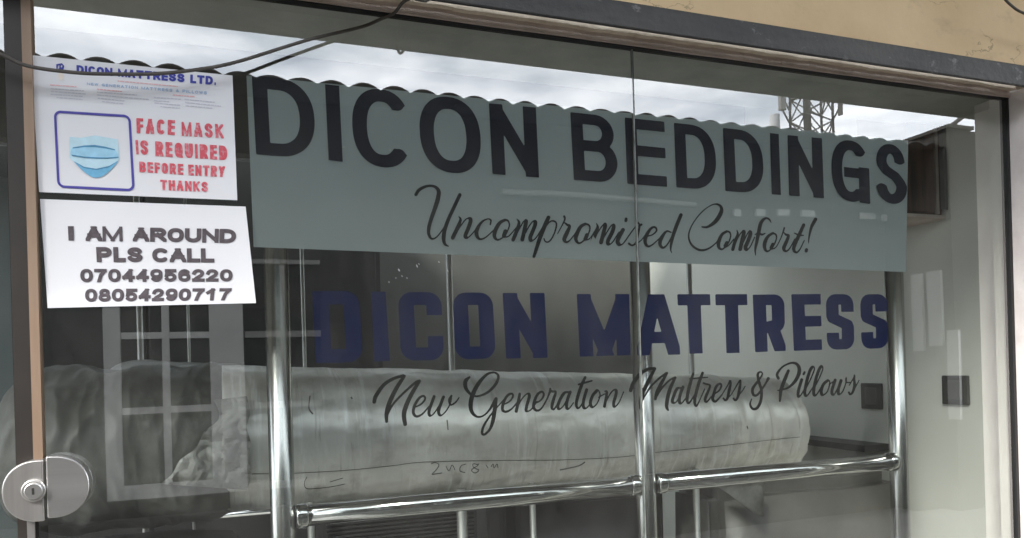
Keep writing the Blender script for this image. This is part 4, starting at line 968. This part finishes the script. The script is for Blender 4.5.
BX('roof_gap_filler', M['opp'], -9, 5.88, YW - .65, YW - .60, 3.28, 3.405, opp)  # unseen filler added to stop sky shining through under the roof
def mirror(x, y, Yw):
    """where a reflection measured in the photo stands across the lane"""
    p_ = P(x, y, -Yw); return (p_.x, p_.z)
def owindow(xa, xb, z0, z1, fl, fr, fb, ft, bars, mull=.045, fm='oppwhite'):
    w_ = BX('window', M['pane'], xa + fl * .9, xb - fr * .9, YW - .05, YW + .012, z0 + fb * .9, z1 - ft * .9, opp)
    bm = bmesh.new()
    if fl > .03: box(bm, xa, xa + fl, YW, YW + .05, z0, z1)
    if fr > .03: box(bm, xb - fr, xb, YW, YW + .05, z0, z1)
    box(bm, xa + fl, xb - fr, YW, YW + .05, z0, z0 + fb); box(bm, xa + fl, xb - fr, YW, YW + .05, z1 - ft, z1)
    xm = (xa + fl + xb - fr) / 2; box(bm, xm - mull / 2, xm + mull / 2, YW + .013, YW + .04, z0 + fb, z1 - ft)
    for zb_ in bars:
        box(bm, xa + fl, xm - mull / 2, YW + .013, YW + .038, zb_ - .022, zb_ + .022); box(bm, xm + mull / 2, xb - fr, YW + .013, YW + .038, zb_ - .022, zb_ + .022)
    fin(bm, 'frame', M[fm], w_)
a = mirror(108, 499, YW); b = mirror(248, 492, YW); sc_w = (b[0] - a[0]) / 140
z0w = (a[1] + b[1]) / 2; z1w = mirror(180, 258, YW)[1]; bars_ = (mirror(170, 409, YW)[1], mirror(200, 335, YW)[1])
owindow(a[0], b[0], z0w, z1w, 16 * sc_w, 36 * sc_w, 15 * sc_w, .06, bars_)
c_ = mirror(323, 400, YW)
owindow(b[0] + .01, c_[0], z0w, z1w, .0, .0, .05, .03, bars_, .0301, 'oppdim')
owindow(-4.4, -3.4, z0w, z1w, .1, .1, .1, .06, bars_)
dr = BX('door', M['rust'], -2.6, -1.7, YW, YW + .05, -.1, 1.95, opp); 
for xa, xb, ya in ((733, 740, 213), (755, 764, 213), (776, 787, 213), (799, 812, 214), (858, 874, 217), (882, 900, 219)):
    p_, q_ = mirror(xa, ya - 3.5, YW), mirror(xb, ya + 3.5, YW)
    BX('vent_block', M['vent'], p_[0], q_[0], YW, YW + .03, min(p_[1], q_[1]), max(p_[1], q_[1]), opp)
TB('conduit', M['oppdim'], catmull([(*( lambda m_: (m_[0], YW + .05, m_[1]))(mirror(x, y, YW)),) for x, y in ((500, 193), (560, 196), (620, 200), (692, 206))], 4), .024, opp, 8)
# building closing the lane on the right
xE = 5.9
endb = thing('dark_shed', 'narrow dark shed wall closing the lane beyond the right end of the corrugated roof', 'shed', (xE + .1, -4.5, -.1))
zt = P(952, 129, 3.45).z
bm = bmesh.new(); box(bm, xE, P(969, 128, 3.45).x, -7.5, -3.45, -.1, zt); fin(bm, 'wall', M['opp'], endb)
BX('capping', M['roof'], xE - .03, P(971, 128, 3.45).x, -7.5, -3.42, zt + .001, zt + .03, endb)
zl_ = P(974, 131, 3.45).z; bm = bmesh.new(); box(bm, P(969, 128, 3.45).x + .003, xE + 4, -7.4, -3.47, -.1, zl_); fin(bm, 'side_wall', M['opp'], endb)
pa, pb = P(950, 129, 3.45), P(974, 110.5, 3.45)
o = TB('wire_stay', M['mast'], [(pa.x, -3.5, pa.z), (pb.x, -3.5, pb.z), (pb.x + .5, -3.5, pb.z + (pb.z - pa.z) * .5 / (pb.x - pa.x))], .02, None, 6); tag(o, 'thin slanting stay wire above the dark shed wall', 'wire')
for xa, xb, ya, yb in ((914, 926, 275, 350), (929, 944, 272, 345), (948, 962, 330, 420)):
    q1, q2 = PXp(xa, ya, xE), PXp(xb, yb, xE)
    BX('window_pane', M['oppwhite'], xE - .03, xE - .001, -max(q1.y, q2.y), -min(q1.y, q2.y), min(q1.z, q2.z), max(q1.z, q2.z), endb)
# lattice mast
ms = thing('lattice_mast', 'tall rusty lattice mast with antennas rising behind the corrugated roof', 'radio mast', (24, -25, -.1))
def at(px, py, Y):
    p_ = P(px, py, Y); return Vector((p_.x, -Y, p_.z))
legs = [(787, 25.0), (822, 26.5), (834.5, 24.2), (806, 23.4)]
zl = [-.1 + .98 * i for i in range(16)]
def lg(i, z):
    px, Y = legs[i]; b_ = at(px, 110, Y); k_ = (15.5 - z) / 15.6
    cx_, cy_ = at(812, 110, 24.8).x, -24.8
    f_ = .86 + .28 * k_ * .62
    return Vector((cx_ + (b_.x - cx_) * f_, cy_ + (b_.y - cy_) * f_, z))
bm = bmesh.new()
for z0, z1 in zip(zl, zl[1:]):
    for i in range(4):
        bar(bm, lg(i, z0), lg(i, z1), .075 if i != 3 else .055)
    for i, j in ((0, 3), (3, 2), (2, 1), (1, 0)):
        bar(bm, lg(i, z0), lg(j, z0), .038); bar(bm, lg(i, z0), lg(j, z1), .034)
        if int(z0) % 2 == 0: bar(bm, lg(j, z0), lg(i, z1), .034)
fin(bm, 'lattice', M['mast'], ms)
lc = at(807, 110, 24.6)
bm = bmesh.new(); box(bm, lc.x - .17, lc.x + .17, lc.y - .05, lc.y + .05, -.1, 15.5)
for i in range(52): box(bm, lc.x - .20, lc.x + .20, lc.y + .051, lc.y + .08, .1 + i * .3, .15 + i * .3)
fin(bm, 'cable_ladder', M['mast'], ms)
for px, py0, py1, w_ in ((781, 84, 110, .13), (839, 82, 115, .05), (792, 84, 100, .09), (826, 84, 101, .09)):
    t_, b_ = at(px, py0, 23.0), at(px, py1, 23.0)
    an = BX('antenna', M['mast'] if w_ < .1 else M['mastg'], t_.x - w_, t_.x + w_, t_.y - .1, t_.y + .1, b_.z, t_.z, ms, .02)
    for f_ in (.2, .75):
        z_ = b_.z + (t_.z - b_.z) * f_; k_ = 0 if px < 800 else 2
        bm = bmesh.new(); bar(bm, (t_.x, t_.y - .101, z_), lg(k_, z_), .04); fin(bm, 'bracket', M['mast'], an)
p_ = P(774, 124, 25)
bm = bmesh.new(); tube(bm, [(p_.x, -25, -.1), (p_.x, -25, p_.z + .4)], .22, 12); o = fin(bm, 'chimney_pipe', M['mastw'], None, smooth=True); tag(o, 'pale stub pipe rising beside the lattice mast', 'pipe')
